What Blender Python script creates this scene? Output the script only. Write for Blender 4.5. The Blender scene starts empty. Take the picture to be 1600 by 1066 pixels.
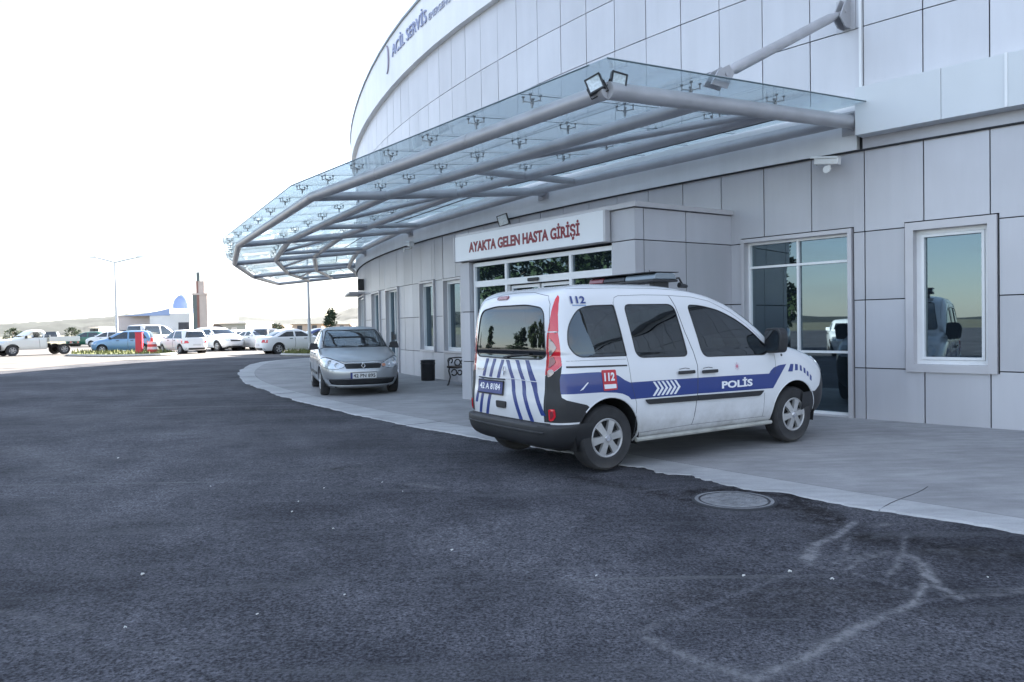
import bpy, bmesh, math, random
from mathutils import Vector, Matrix
from mathutils.bvhtree import BVHTree
R_ = math.radians
PI = math.pi
sc = bpy.context.scene
col = sc.collection
random.seed(7)

# ------------------------------------------------------------------ camera, sky, sun, exposure
CAM_H, CAM_F, CAM_PITCH, CAM_ROLL = 1.4068, 1200.0, R_(-1.2), R_(-1.0)
def cam_axes():
    c, s = math.cos(CAM_PITCH), math.sin(CAM_PITCH)
    fwd = Vector((0, c, s)); up = Vector((0, -s, c)); rt = Vector((1, 0, 0))
    c2, s2 = math.cos(CAM_ROLL), math.sin(CAM_ROLL)
    return fwd, c2*rt + s2*up, -s2*rt + c2*up
FWD, RT, UP = cam_axes()
cam = bpy.data.cameras.new('camera'); camo = bpy.data.objects.new('camera', cam); col.objects.link(camo)
cam.sensor_width = 36.0; cam.lens = CAM_F/1600*36.0; cam.clip_start = 0.05; cam.clip_end = 6000
camo.matrix_world = Matrix(((RT.x, UP.x, -FWD.x, 0), (RT.y, UP.y, -FWD.y, 0), (RT.z, UP.z, -FWD.z, CAM_H), (0, 0, 0, 1)))
sc.camera = camo

SUN_AZ, SUN_EL = 60.0, 23.5            # azimuth from +x towards +y
world = bpy.data.worlds.new('World'); sc.world = world; world.use_nodes = True
wn = world.node_tree; wn.nodes.clear()
def wnode(t, **k):
    n = wn.nodes.new(t)
    for a, b in k.items(): setattr(n, a, b)
    return n
wo = wnode('ShaderNodeOutputWorld'); bg = wnode('ShaderNodeBackground'); bg.inputs[1].default_value = 0.055
sky = wnode('ShaderNodeTexSky', sky_type='NISHITA'); sky.sun_disc = False
sky.sun_elevation = R_(SUN_EL); sky.sun_rotation = R_(90-SUN_AZ); sky.altitude = 900; sky.air_density = 1.0; sky.dust_density = .7; sky.ozone_density = 1.0
tc = wnode('ShaderNodeTexCoord'); mp = wnode('ShaderNodeMapping'); mp.inputs['Scale'].default_value = (1.3, 1.3, 4.2)
nz = wnode('ShaderNodeTexNoise'); nz.inputs['Scale'].default_value = 2.1; nz.inputs['Detail'].default_value = 7; nz.inputs['Roughness'].default_value = .55
rp = wnode('ShaderNodeValToRGB'); rp.color_ramp.elements[0].position = .44; rp.color_ramp.elements[1].position = .72
mx = wnode('ShaderNodeMixRGB'); mx.inputs[2].default_value = (3.6, 3.75, 3.95, 1)
ml = wnode('ShaderNodeMath', operation='MULTIPLY'); ml.inputs[1].default_value = .75
wb = wnode('ShaderNodeMixRGB', blend_type='MULTIPLY'); wb.inputs[0].default_value = 1; wb.inputs[2].default_value = (1.04, .965, .92, 1)
L = wn.links.new
L(tc.outputs['Generated'], mp.inputs[0]); L(mp.outputs[0], nz.inputs[0]); L(nz.outputs[0], rp.inputs[0])
L(rp.outputs[0], ml.inputs[0]); L(ml.outputs[0], mx.inputs[0]); hz_ = wnode('ShaderNodeMixRGB'); hz_.inputs[0].default_value = .38; hz_.inputs[2].default_value = (2.3, 3.2, 4.6, 1); L(sky.outputs[0], hz_.inputs[1]); L(hz_.outputs[0], mx.inputs[1]); L(mx.outputs[0], wb.inputs[1]); L(wb.outputs[0], bg.inputs[0]); L(bg.outputs[0], wo.inputs[0])

sd = bpy.data.lights.new('sun', 'SUN'); sd.energy = 5.0; sd.angle = R_(0.53); sd.color = (1, .93, .83)
so = bpy.data.objects.new('sun', sd); col.objects.link(so)
sdir = Vector((math.cos(R_(SUN_EL))*math.cos(R_(SUN_AZ)), math.cos(R_(SUN_EL))*math.sin(R_(SUN_AZ)), math.sin(R_(SUN_EL))))
so.rotation_euler = sdir.to_track_quat('Z', 'Y').to_euler()
so.location = (0, 0, 60)
sc.view_settings.view_transform = 'Standard'; sc.view_settings.look = 'None'; sc.view_settings.gamma = 1
sc.view_settings.exposure = 3.15
sc.cycles.max_bounces = 8; sc.cycles.transparent_max_bounces = 24; sc.cycles.sample_clamp_indirect = 8
sc.cycles.use_denoising = True

# ------------------------------------------------------------------ helpers
def ray(px, py):
    u = (px-800)/CAM_F; v = -(py-533)/CAM_F
    return FWD + u*RT + v*UP
def G(px, py, z=0.0):
    d = ray(px, py); t = (z-CAM_H)/d.z
    return Vector((t*d.x, t*d.y, z))
OFF = Vector((0, 0, 0))
def set_off(v=(0, 0, 0)):
    global OFF
    OFF = Vector(v)

def tag(o, label=None, cat=None, group=None, kind=None):
    if label: o['label'] = label
    if cat: o['category'] = cat
    if group: o['group'] = group
    if kind: o['kind'] = kind
    return o
def empty(name, loc=(0, 0, 0), rz=0.0):
    o = bpy.data.objects.new(name, None); col.objects.link(o); o.location = loc; o.rotation_euler = (0, 0, rz)
    o.empty_display_size = .2
    return o

class MB:
    def __init__(s): s.v = []; s.f = []; s.a = []
    def add(s, vs, fs, a=0.0):
        n = len(s.v); s.v += [tuple(p) for p in vs]; s.f += [tuple(i+n for i in f) for f in fs]; s.a += [a]*len(fs)
        return s
    def hexa(s, b, t, a=0.0):          # b, t: 4 bottom and 4 top points, ccw from above
        return s.add(list(b)+list(t), [(3, 2, 1, 0), (4, 5, 6, 7), (0, 1, 5, 4), (1, 2, 6, 5), (2, 3, 7, 6), (3, 0, 4, 7)], a)
    def box(s, x0, x1, y0, y1, z0, z1, M=None, a=0.0):
        b = [(x0, y0, z0), (x1, y0, z0), (x1, y1, z0), (x0, y1, z0)]; t = [(x, y, z1) for x, y, _ in b]
        if M is not None: b = [M @ Vector(p) for p in b]; t = [M @ Vector(p) for p in t]
        return s.hexa(b, t, a)
    def tube(s, pts, r, seg=8, closed=False, caps=True):
        pts = [Vector(p) for p in pts]; n = len(pts); rings = []
        if n < 2: return s
        ref = None
        rr = r if hasattr(r, '__len__') else [r]*n
        for i, p in enumerate(pts):
            if closed: d = pts[(i+1) % n]-pts[i-1]
            else: d = pts[min(i+1, n-1)]-pts[max(i-1, 0)]
            if d.length < 1e-9: d = Vector((1, 0, 0))
            d.normalize()
            if ref is None: ref = Vector((0, 0, 1)) if abs(d.z) < .9 else Vector((1, 0, 0))
            a = ref - d*ref.dot(d)
            if a.length < 1e-6: a = d.orthogonal()
            a.normalize(); b = d.cross(a); ref = a
            rings.append([p + (a*math.cos(2*PI*k/seg)+b*math.sin(2*PI*k/seg))*rr[i] for k in range(seg)])
        vs = [q for R in rings for q in R]; fs = []
        for i in range(n if closed else n-1):
            j = (i+1) % n
            for k in range(seg):
                k2 = (k+1) % seg
                fs.append((i*seg+k, i*seg+k2, j*seg+k2, j*seg+k))
        if caps and not closed: fs.append(tuple(range(seg))[::-1]); fs.append(tuple((n-1)*seg+k for k in range(seg)))
        return s.add(vs, fs)
    def lathe(s, prof, seg=32, M=None, close=False):    # prof: (r, h) about local z
        vs = []; fs = []; n = len(prof)
        for r, h in prof:
            for k in range(seg):
                p = Vector((r*math.cos(2*PI*k/seg), r*math.sin(2*PI*k/seg), h)); vs.append(M @ p if M is not None else p)
        for i in range(n if close else n-1):
            j = (i+1) % n
            for k in range(seg):
                k2 = (k+1) % seg; fs.append((i*seg+k, i*seg+k2, j*seg+k2, j*seg+k))
        return s.add(vs, fs)
    def prism(s, poly, h0, h1, fn=None):     # poly (u,v), fn(u,v,h)->xyz
        fn = fn or (lambda u, v, h: (u, v, h)); n = len(poly)
        vs = [fn(u, v, h0) for u, v in poly]+[fn(u, v, h1) for u, v in poly]
        fs = [tuple(range(n))[::-1], tuple(range(n, 2*n))]+[(i, (i+1) % n, n+(i+1) % n, n+i) for i in range(n)]
        return s.add(vs, fs)
    def build(s, name, mat, parent=None, smooth=False, sub=0, bevel=0.0, fix=True):
        me = bpy.data.meshes.new(name)
        me.from_pydata([(x-OFF.x, y-OFF.y, z-OFF.z) for x, y, z in s.v], [], s.f); me.update()
        if any(s.a):
            at = me.attributes.new('rnd', 'FLOAT', 'FACE')
            for i, x in enumerate(s.a): at.data[i].value = x
        if fix:
            bm = bmesh.new(); bm.from_mesh(me); bmesh.ops.recalc_face_normals(bm, faces=bm.faces); bm.to_mesh(me); bm.free()
        o = bpy.data.objects.new(name, me); col.objects.link(o); me.materials.append(mat)
        if parent: o.parent = parent
        if smooth:
            me.shade_smooth()
            if smooth is True:
                try: me.set_sharp_from_angle(angle=R_(38))
                except Exception: pass
        if bevel:
            m = o.modifiers.new('bevel', 'BEVEL'); m.width = bevel; m.segments = 2; m.limit_method = 'ANGLE'
        return o

# ------------------------------------------------------------------ materials
MATS = {}
def mat(name, base=(.5, .5, .5), rough=.5, metal=0.0, spec=.5, coat=0.0, noise=None, bump=None, emit=None, rnd=0.0, coords='Object'):
    if name in MATS: return MATS[name]
    m = bpy.data.materials.new(name); m.use_nodes = True; nt = m.node_tree; b = nt.nodes['Principled BSDF']
    b.inputs['Roughness'].default_value = rough; b.inputs['Metallic'].default_value = metal
    b.inputs['Specular IOR Level'].default_value = spec; b.inputs['Coat Weight'].default_value = coat; b.inputs['Coat Roughness'].default_value = .04
    b.inputs['Base Color'].default_value = (*base, 1)
    if emit: b.inputs['Emission Color'].default_value = (*emit[0], 1); b.inputs['Emission Strength'].default_value = emit[1]
    tc = nt.nodes.new('ShaderNodeTexCoord'); src = None
    if noise:                                   # (scale, strength, detail)
        n = nt.nodes.new('ShaderNodeTexNoise'); n.inputs['Scale'].default_value = noise[0]; n.inputs['Detail'].default_value = noise[2] if len(noise) > 2 else 4
        mr = nt.nodes.new('ShaderNodeMapRange'); mr.inputs[1].default_value = .3; mr.inputs[2].default_value = .7
        mr.inputs[3].default_value = 1-noise[1]; mr.inputs[4].default_value = 1+noise[1]
        nt.links.new(tc.outputs[coords], n.inputs[0]); nt.links.new(n.outputs[0], mr.inputs[0]); src = mr.outputs[0]
    if rnd:
        at = nt.nodes.new('ShaderNodeAttribute'); at.attribute_name = 'rnd'
        mr2 = nt.nodes.new('ShaderNodeMapRange'); mr2.inputs[3].default_value = 1-rnd; mr2.inputs[4].default_value = 1+rnd
        nt.links.new(at.outputs['Fac'], mr2.inputs[0])
        if src:
            mm = nt.nodes.new('ShaderNodeMath'); mm.operation = 'MULTIPLY'; nt.links.new(src, mm.inputs[0]); nt.links.new(mr2.outputs[0], mm.inputs[1]); src = mm.outputs[0]
        else: src = mr2.outputs[0]
    if src:
        vm = nt.nodes.new('ShaderNodeVectorMath'); vm.operation = 'SCALE'; vm.inputs[0].default_value = base
        nt.links.new(src, vm.inputs['Scale']); nt.links.new(vm.outputs[0], b.inputs['Base Color'])
    if bump:                                    # (scale, strength, distance)
        n2 = nt.nodes.new('ShaderNodeTexNoise'); n2.inputs['Scale'].default_value = bump[0]; n2.inputs['Detail'].default_value = 3
        bp = nt.nodes.new('ShaderNodeBump'); bp.inputs['Strength'].default_value = bump[1]; bp.inputs['Distance'].default_value = bump[2]
        nt.links.new(tc.outputs[coords], n2.inputs[0]); nt.links.new(n2.outputs[0], bp.inputs['Height']); nt.links.new(bp.outputs[0], b.inputs['Normal'])
    MATS[name] = m
    return m
def glass_mat(name, tint, refl, trans, diffuse=None, dfac=0.0, rough=0.01, gcol=(.88, .95, 1), blend=.35, top=1.0):
    """thin sheet: mirror part by view angle, the rest see-through tint or dark body"""
    m = bpy.data.materials.new(name); m.use_nodes = True; nt = m.node_tree; nt.nodes.clear()
    out = nt.nodes.new('ShaderNodeOutputMaterial'); gl = nt.nodes.new('ShaderNodeBsdfGlossy'); gl.inputs['Roughness'].default_value = rough
    gl.inputs[0].default_value = (*gcol, 1)
    lw = nt.nodes.new('ShaderNodeLayerWeight'); lw.inputs[0].default_value = blend
    mr = nt.nodes.new('ShaderNodeMapRange'); mr.inputs[3].default_value = refl; mr.inputs[4].default_value = top
    nt.links.new(lw.outputs['Fresnel'], mr.inputs[0])
    tr = nt.nodes.new('ShaderNodeBsdfTransparent'); tr.inputs[0].default_value = (*tint, 1)
    df = nt.nodes.new('ShaderNodeBsdfDiffuse'); df.inputs[0].default_value = (*(diffuse or (.01, .012, .014)), 1)
    m1 = nt.nodes.new('ShaderNodeMixShader'); m1.inputs[0].default_value = dfac if trans else 1.0
    nt.links.new(tr.outputs[0], m1.inputs[1]); nt.links.new(df.outputs[0], m1.inputs[2])
    m2 = nt.nodes.new('ShaderNodeMixShader'); nt.links.new(mr.outputs[0], m2.inputs[0])
    nt.links.new(m1.outputs[0], m2.inputs[1]); nt.links.new(gl.outputs[0], m2.inputs[2]); nt.links.new(m2.outputs[0], out.inputs[0])
    MATS[name] = m
    return m
def canopy_glass():
    m = glass_mat('canopy_glass', (.90, .945, .945), .05, True, (.60, .64, .66), .17)
    nt = m.node_tree
    for n in list(nt.nodes):
        if n.type == 'BSDF_DIFFUSE':
            t = nt.nodes.new('ShaderNodeBsdfTranslucent'); t.inputs[0].default_value = n.inputs[0].default_value
            nt.links.new(t.outputs[0], n.outputs[0].links[0].to_socket)
        if n.type == 'LAYER_WEIGHT': n.inputs[0].default_value = .12
        if n.type == 'MAP_RANGE': n.inputs[4].default_value = .55
    return m
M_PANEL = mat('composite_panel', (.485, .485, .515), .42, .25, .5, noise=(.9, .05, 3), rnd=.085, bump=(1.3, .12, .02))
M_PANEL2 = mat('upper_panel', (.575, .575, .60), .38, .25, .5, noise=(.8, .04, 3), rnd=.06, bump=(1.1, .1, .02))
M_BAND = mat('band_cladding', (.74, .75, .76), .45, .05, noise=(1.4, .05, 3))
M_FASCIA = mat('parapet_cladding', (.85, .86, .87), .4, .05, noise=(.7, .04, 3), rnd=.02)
def streaks(m, zs=.12, sc_=2.2, amt=.05, base=None):
    nt = m.node_tree; b = nt.nodes['Principled BSDF']; tc = nt.nodes.new('ShaderNodeTexCoord'); mp = nt.nodes.new('ShaderNodeMapping'); mp.inputs['Scale'].default_value = (1, 1, zs)
    n = nt.nodes.new('ShaderNodeTexNoise'); n.inputs['Scale'].default_value = sc_; n.inputs['Detail'].default_value = 7; n.inputs['Roughness'].default_value = .65
    r = nt.nodes.new('ShaderNodeMapRange'); r.inputs[1].default_value = .35; r.inputs[2].default_value = .65; r.inputs[3].default_value = 1-amt; r.inputs[4].default_value = 1+amt*.5
    v = nt.nodes.new('ShaderNodeVectorMath'); v.operation = 'SCALE'; src = b.inputs['Base Color'].links[0].from_socket
    nt.links.new(tc.outputs['Object'], mp.inputs[0]); nt.links.new(mp.outputs[0], n.inputs[0]); nt.links.new(n.outputs[0], r.inputs[0]); nt.links.new(src, v.inputs[0]); nt.links.new(r.outputs[0], v.inputs['Scale']); nt.links.new(v.outputs[0], b.inputs['Base Color'])
M_BACK = mat('joint_rubber', (.03, .032, .038), .8)
M_ROOF = mat('roof_felt', (.2, .2, .2), .9)
M_FRAME = mat('white_aluminium', (.78, .79, .80), .35, .1, noise=(3, .03, 2))
M_SURR = mat('surround_aluminium', (.50, .49, .51), .4, .25, noise=(2, .04, 2))
M_STEEL = mat('painted_steel_tube', (.44, .44, .46), .42, .35, noise=(3.0, .05, 5), bump=(60, .05, .002))
M_SPID = mat('stainless_fitting', (.26, .27, .28), .4, .6)
M_BLACKP = mat('black_plastic', (.022, .023, .026), .45, noise=(8, .2, 3))
M_WINDOW = glass_mat('window_glass', (.1, .1, .1), .14, False, (.010, .014, .018), gcol=(.62, .82, .95), blend=.25, top=.8)
M_CANOPY = canopy_glass()
for m__ in (M_PANEL, M_PANEL2, M_BAND, M_FASCIA): streaks(m__)
streaks(M_STEEL, 1, 3, .04)
# ------------------------------------------------------------------ the round building's plan
CX, CY, CR = 38.6447, 41.8777, 46.0866
def PA(ang, d, z=0.0):
    a = R_(ang); return Vector((CX+(CR+d)*math.cos(a), CY+(CR+d)*math.sin(a), z))
def PS(s, d, z=0.0): return PA(math.degrees(s/CR), d, z)
def DC(x, y): return math.hypot(x-CX, y-CY)-CR

# ------------------------------------------------------------------ ground: earth, asphalt with dust marks, pavement
def smooth01(t): t = max(0, min(1, t)); return t*t*(3-2*t)
def seg_d(px, py, a, b):
    dx, dy = b[0]-a[0], b[1]-a[1]; t = max(0, min(1, ((px-a[0])*dx+(py-a[1])*dy)/(dx*dx+dy*dy+1e-9)))
    return math.hypot(px-a[0]-t*dx, py-a[1]-t*dy)
def frange(a, b, st):
    n = max(1, round((b-a)/st)); return [a+(b-a)*i/n for i in range(n)]
me_pts = MB(); me_pts.add([(-2500, -2500, -.06), (2500, -2500, -.06), (2500, 2500, -.06), (-2500, 2500, -.06)], [(0, 1, 2, 3)])
M_EARTH = mat('dry_earth', (.11, .105, .065), .95, noise=(.02, .3, 6))
tag(me_pts.build('ground', M_EARTH), kind='structure')

def kerb_d(s):            # distance of the pavement edge from the wall along arc s
    pts = [(120, 3.9), (150, 4.2), (160, 4.4), (170, 4.45), (178, 4.6), (182, 5.05), (190, 5.2), (230, 5.2)]
    for (a, x), (b, y) in zip(pts, pts[1:]):
        if a <= s <= b: return x+(y-x)*(s-a)/(b-a)
    return 4.5
# dust lines (world xy from where they lie on the asphalt) and damp darker patches
def gp(l): return [G(x, y, -.02).xy for x, y in l]
DUST = [(gp([(995, 990), (1090, 1035), (1180, 1064)]), .05, .6), (gp([(995, 990), (1050, 965), (1160, 925), (1255, 888)]), .035, .35),
        (gp([(1180, 1064), (1270, 1022), (1350, 975), (1425, 945), (1445, 915), (1440, 880), (1425, 868), (1405, 866)]), .045, .8),
        (gp([(1425, 945), (1480, 930), (1560, 928), (1700, 905)]), .05, .35),
        (gp([(1440, 880), (1465, 915), (1500, 933)]), .06, .8), (gp([(1255, 875), (1275, 850), (1310, 836), (1335, 815)]), .05, .9),
        (gp([(1275, 850), (1262, 878)]), .06, .9), (gp([(1262, 882), (1330, 895), (1440, 925)]), .025, .5), (gp([(1320, 862), (1326, 838)]), .02, .6),
        (gp([(1322, 890), (1350, 872), (1395, 862)]), .028, .6), (gp([(1300, 880), (1350, 866), (1380, 862)]), .022, .5),
        (gp([(1385, 900), (1400, 888), (1408, 868), (1415, 835)]), .035, .55), (gp([(980, 760), (1000, 768), (1060, 762)]), .03, .35),
        (gp([(1365, 822), (1390, 818)]), .05, .5), (gp([(640, 755), (690, 762)]), .08, .5), (gp([(60, 790), (100, 808)]), .05, .3),
        (gp([(40, 640), (130, 660), (200, 640)]), .5, .22), (gp([(20, 700), (110, 730)]), .35, .25), (gp([(0, 955), (70, 968), (130, 985)]), .06, .35), (gp([(455, 690), (495, 690)]), .06, .4)]
DARK = [(gp([(1090, 770), (1180, 765), (1250, 775), (1270, 800), (1300, 815)]), .16, .75), (gp([(1020, 770), (1090, 785)]), .14, .5),
        (gp([(1215, 790), (1260, 800)]), .12, .6), (gp([(1300, 835), (1420, 845), (1600, 868)]), .16, .5), (gp([(1080, 940), (1250, 930), (1400, 925)]), .28, .3),
        (gp([(1420, 850), (1500, 870)]), .2, .35), (gp([(510, 735), (560, 728)]), .10, .5), (gp([(380, 640), (470, 640)]), .10, .4), (gp([(900, 745), (1000, 765)]), .1, .45)]
xs = frange(-90, -24, 6)+frange(-24, -7, .6)+frange(-7, -1.2, .12)+frange(-1.2, 4.6, .033)+frange(4.6, 8, .2)+frange(8, 60, 4)+[60]
ys = frange(-60, 0, 5)+frange(0, 2.2, .2)+frange(2.2, 7.4, .04)+frange(7.4, 20, .2)+frange(20, 40, .8)+frange(40, 88, 4)+[88]
vs = []; dust = []
for y in ys:
    for x in xs:
        z = -.022+.006*math.sin(x*.9+y*.4)*math.sin(y*.7-x*.3) if abs(x) < 20 and y < 40 else -.022
        dd = 0.0
        if (-2 < x < 6.5 and 2 < y < 9) or (-14 < x <= -2 and y < 16):
            for pl, w, st in DUST:
                for a, b in zip(pl, pl[1:]):
                    q = seg_d(x, y, a, b)
                    if q < w*2.4: dd = max(dd, st*math.exp(-(q/w/.55)**2))
            dk = 0
            for pl, w, st in DARK:
                for a, b in zip(pl, pl[1:]):
                    q = seg_d(x, y, a, b)
                    if q < w*2.4: dk = max(dk, st*math.exp(-(q/w)**2))
            dd = dd-dk*(1-min(1, dd*1.5))
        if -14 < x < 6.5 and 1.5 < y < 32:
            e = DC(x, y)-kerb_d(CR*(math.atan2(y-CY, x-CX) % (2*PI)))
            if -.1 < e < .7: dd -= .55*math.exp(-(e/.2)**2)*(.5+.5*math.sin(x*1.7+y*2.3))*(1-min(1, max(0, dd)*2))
        vs.append((x, y, z)); dust.append(dd)
nx = len(xs); fs = [(j*nx+i, j*nx+i+1, (j+1)*nx+i+1, (j+1)*nx+i) for j in range(len(ys)-1) for i in range(nx-1)]
def mat_asphalt():
    m = bpy.data.materials.new('asphalt'); m.use_nodes = True; nt = m.node_tree; b = nt.nodes['Principled BSDF']; N = nt.nodes.new; K = nt.links.new
    tc = N('ShaderNodeTexCoord')
    def noise(sc_, det, rough=.5, vec=None, dist=0):
        n = N('ShaderNodeTexNoise'); n.inputs['Scale'].default_value = sc_; n.inputs['Detail'].default_value = det; n.inputs['Roughness'].default_value = rough; n.inputs['Distortion'].default_value = dist
        K(vec or tc.outputs['Object'], n.inputs[0]); return n.outputs[0]
    def ramp(src, p0, p1, c0, c1):
        r = N('ShaderNodeValToRGB'); r.color_ramp.elements[0].position = p0; r.color_ramp.elements[1].position = p1
        r.color_ramp.elements[0].color = (*c0, 1); r.color_ramp.elements[1].color = (*c1, 1); K(src, r.inputs[0]); return r.outputs[0]
    def mixc(f, a, c, mode='MIX', fac=None):
        x = N('ShaderNodeMixRGB'); x.blend_type = mode
        if f is None: x.inputs[0].default_value = fac
        else: K(f, x.inputs[0])
        for i, v in ((1, a), (2, c)):
            if isinstance(v, tuple): x.inputs[i].default_value = (*v, 1)
            else: K(v, x.inputs[i])
        return x.outputs[0]
    big = ramp(noise(.35, 5, .6), .36, .66, (.037, .039, .048), (.083, .086, .100))
    mid = ramp(noise(1.35, 7, .72), .34, .66, (.55, .55, .57), (1.5, 1.48, 1.46)); big = mixc(None, big, mid, 'MULTIPLY', .6)
    sp = ramp(noise(60, 3, .75), .36, .66, (.24, .24, .25), (2.1, 2.06, 2.0))          # stones
    c = mixc(None, big, sp, 'MULTIPLY', .95)
    sp2 = ramp(noise(19, 5, .8), .36, .66, (.66, .66, .67), (1.38, 1.37, 1.35)); c = mixc(None, c, sp2, 'MULTIPLY', .9)
    mp_ = N('ShaderNodeMapping'); mp_.inputs['Scale'].default_value = (.22, 2.6, 1); mp_.inputs['Rotation'].default_value = (0, 0, R_(-14)); K(tc.outputs['Object'], mp_.inputs[0])
    st = ramp(noise(1.6, 6, .68, mp_.outputs[0], .6), .52, .72, (0, 0, 0), (1, 1, 1))
    c = mixc(st, c, (.155, .158, .165)) if False else mixc(mul(nt, st, .6), c, (.10, .103, .11))
    mp2 = N('ShaderNodeMapping'); mp2.inputs['Scale'].default_value = (.10, 5.0, 1); mp2.inputs['Rotation'].default_value = (0, 0, R_(-22)); K(tc.outputs['Object'], mp2.inputs[0])
    st2 = ramp(noise(1.5, 5, .6, mp2.outputs[0], .3), .63, .70, (0, 0, 0), (1, 1, 1)); c = mixc(mul(nt, st2, .5), c, (.14, .145, .15))
    at = N('ShaderNodeAttribute'); at.attribute_name = 'dust'
    wob = noise(13, 9, .85); pos = N('ShaderNodeMath'); pos.operation = 'MULTIPLY'; K(at.outputs['Fac'], pos.inputs[0])
    rr = N('ShaderNodeMapRange'); rr.inputs[1].default_value = .42; rr.inputs[2].default_value = .58; rr.inputs[3].default_value = .05; rr.inputs[4].default_value = 1.5; K(wob, rr.inputs[0]); K(rr.outputs[0], pos.inputs[1])
    up = N('ShaderNodeMath'); up.operation = 'MULTIPLY'; up.use_clamp = True; up.inputs[1].default_value = .95; K(pos.outputs[0], up.inputs[0])
    c = mixc(up.outputs[0], c, (.21, .21, .218))
    dn = N('ShaderNodeMath'); dn.operation = 'MULTIPLY'; dn.use_clamp = True; dn.inputs[1].default_value = -1.5; K(pos.outputs[0], dn.inputs[0])
    c = mixc(dn.outputs[0], c, mixc(None, c, (.22, .20, .19), 'MULTIPLY', 1.0))
    K(c, b.inputs['Base Color']); b.inputs['Roughness'].default_value = .9; b.inputs['Specular IOR Level'].default_value = .16
    bp = N('ShaderNodeBump'); bp.inputs['Strength'].default_value = .55; bp.inputs['Distance'].default_value = .006; K(noise(75, 3, .7), bp.inputs['Height']); K(bp.outputs[0], b.inputs['Normal'])
    return m
def mul(nt, a, k):
    x = nt.nodes.new('ShaderNodeMath'); x.operation = 'MULTIPLY'; x.inputs[1].default_value = k; nt.links.new(a, x.inputs[0]); return x.outputs[0]
me = bpy.data.meshes.new('road'); me.from_pydata(vs, [], fs); me.update(); me.shade_smooth()
at = me.attributes.new('dust', 'FLOAT', 'POINT'); at.data.foreach_set('value', dust)
me.materials.append(mat_asphalt()); ro = bpy.data.objects.new('road', me); col.objects.link(ro); tag(ro, kind='structure')

cp_ = MB(); cp_.add([(-88, 22, -.016), (-19.6, 22, -.016), (-19.2, 38.5, -.016), (6, 38.5, -.016), (6, 87, -.016), (-88, 87, -.016)], [(0, 1, 2, 3, 4, 5)])  # pale sheet over the lot, the sun's brightness put into its colour
tag(cp_.build('car_park_sunlit', mat('sunlit_pale_paving', (.105, .096, .090), .85, noise=(.6, .25, 7))), kind='structure')
# pavement ring sector, kerb band slightly lighter; outer edge follows the photo's curve
rnd = random.Random(3)
S0 = 148.6; steps = frange(S0, 162, .12)+frange(162, 192, .04)+frange(192, 215, .5)+[215]
def edge_end(s):          # the pavement rounds off at its far end
    t = (s-S0)/5.0
    return math.sqrt(max(0.0, 1-(1-min(1, t))**2))
def mat_concrete(name, c0, c1, joint=False):
    m = bpy.data.materials.new(name); m.use_nodes = True; nt = m.node_tree; b = nt.nodes['Principled BSDF']; N = nt.nodes.new; K = nt.links.new
    tc = N('ShaderNodeTexCoord')
    n1 = N('ShaderNodeTexNoise'); n1.inputs['Scale'].default_value = .9; n1.inputs['Detail'].default_value = 8; n1.inputs['Roughness'].default_value = .65; K(tc.outputs['Object'], n1.inputs[0])
    r1 = N('ShaderNodeValToRGB'); r1.color_ramp.elements[0].position = .32; r1.color_ramp.elements[1].position = .68; r1.color_ramp.elements[0].color = (*c0, 1); r1.color_ramp.elements[1].color = (*c1, 1); K(n1.outputs[0], r1.inputs[0])
    mp = N('ShaderNodeMapping'); mp.inputs['Scale'].default_value = (.7, 3.2, 1); mp.inputs['Rotation'].default_value = (0, 0, R_(-40)); K(tc.outputs['Object'], mp.inputs[0])
    n2 = N('ShaderNodeTexNoise'); n2.inputs['Scale'].default_value = 2.4; n2.inputs['Detail'].default_value = 7; n2.inputs['Roughness'].default_value = .7; K(mp.outputs[0], n2.inputs[0])
    r2 = N('ShaderNodeValToRGB'); r2.color_ramp.elements[0].position = .3; r2.color_ramp.elements[1].position = .7; r2.color_ramp.elements[0].color = (.78, .78, .78, 1); r2.color_ramp.elements[1].color = (1.12, 1.12, 1.13, 1); K(n2.outputs[0], r2.inputs[0])
    n3 = N('ShaderNodeTexNoise'); n3.inputs['Scale'].default_value = 140; n3.inputs['Detail'].default_value = 2; K(tc.outputs['Object'], n3.inputs[0])
    r3 = N('ShaderNodeValToRGB'); r3.color_ramp.elements[0].position = .3; r3.color_ramp.elements[1].position = .6; r3.color_ramp.elements[0].color = (.86, .86, .86, 1); r3.color_ramp.elements[1].color = (1.04, 1.04, 1.04, 1); K(n3.outputs[0], r3.inputs[0])
    x = N('ShaderNodeMixRGB'); x.blend_type = 'MULTIPLY'; x.inputs[0].default_value = 1; K(r1.outputs[0], x.inputs[1]); K(r2.outputs[0], x.inputs[2])
    y = N('ShaderNodeMixRGB'); y.blend_type = 'MULTIPLY'; y.inputs[0].default_value = 1; K(x.outputs[0], y.inputs[1]); K(r3.outputs[0], y.inputs[2])
    K(y.outputs[0], b.inputs['Base Color']); b.inputs['Roughness'].default_value = .8; b.inputs['Specular IOR Level'].default_value = .3
    bp = N('ShaderNodeBump'); bp.inputs['Strength'].default_value = .3; bp.inputs['Distance'].default_value = .004; K(n3.outputs[0], bp.inputs['Height']); K(bp.outputs[0], b.inputs['Normal'])
    return m
M_CONC = mat_concrete('pavement_concrete', (.25, .25, .255), (.37, .37, .375))
M_KERB = mat_concrete('kerb_concrete', (.33, .335, .34), (.47, .475, .48))
pv = MB(); kb = MB(); vs = []; kv = []
wob = 0
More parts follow.
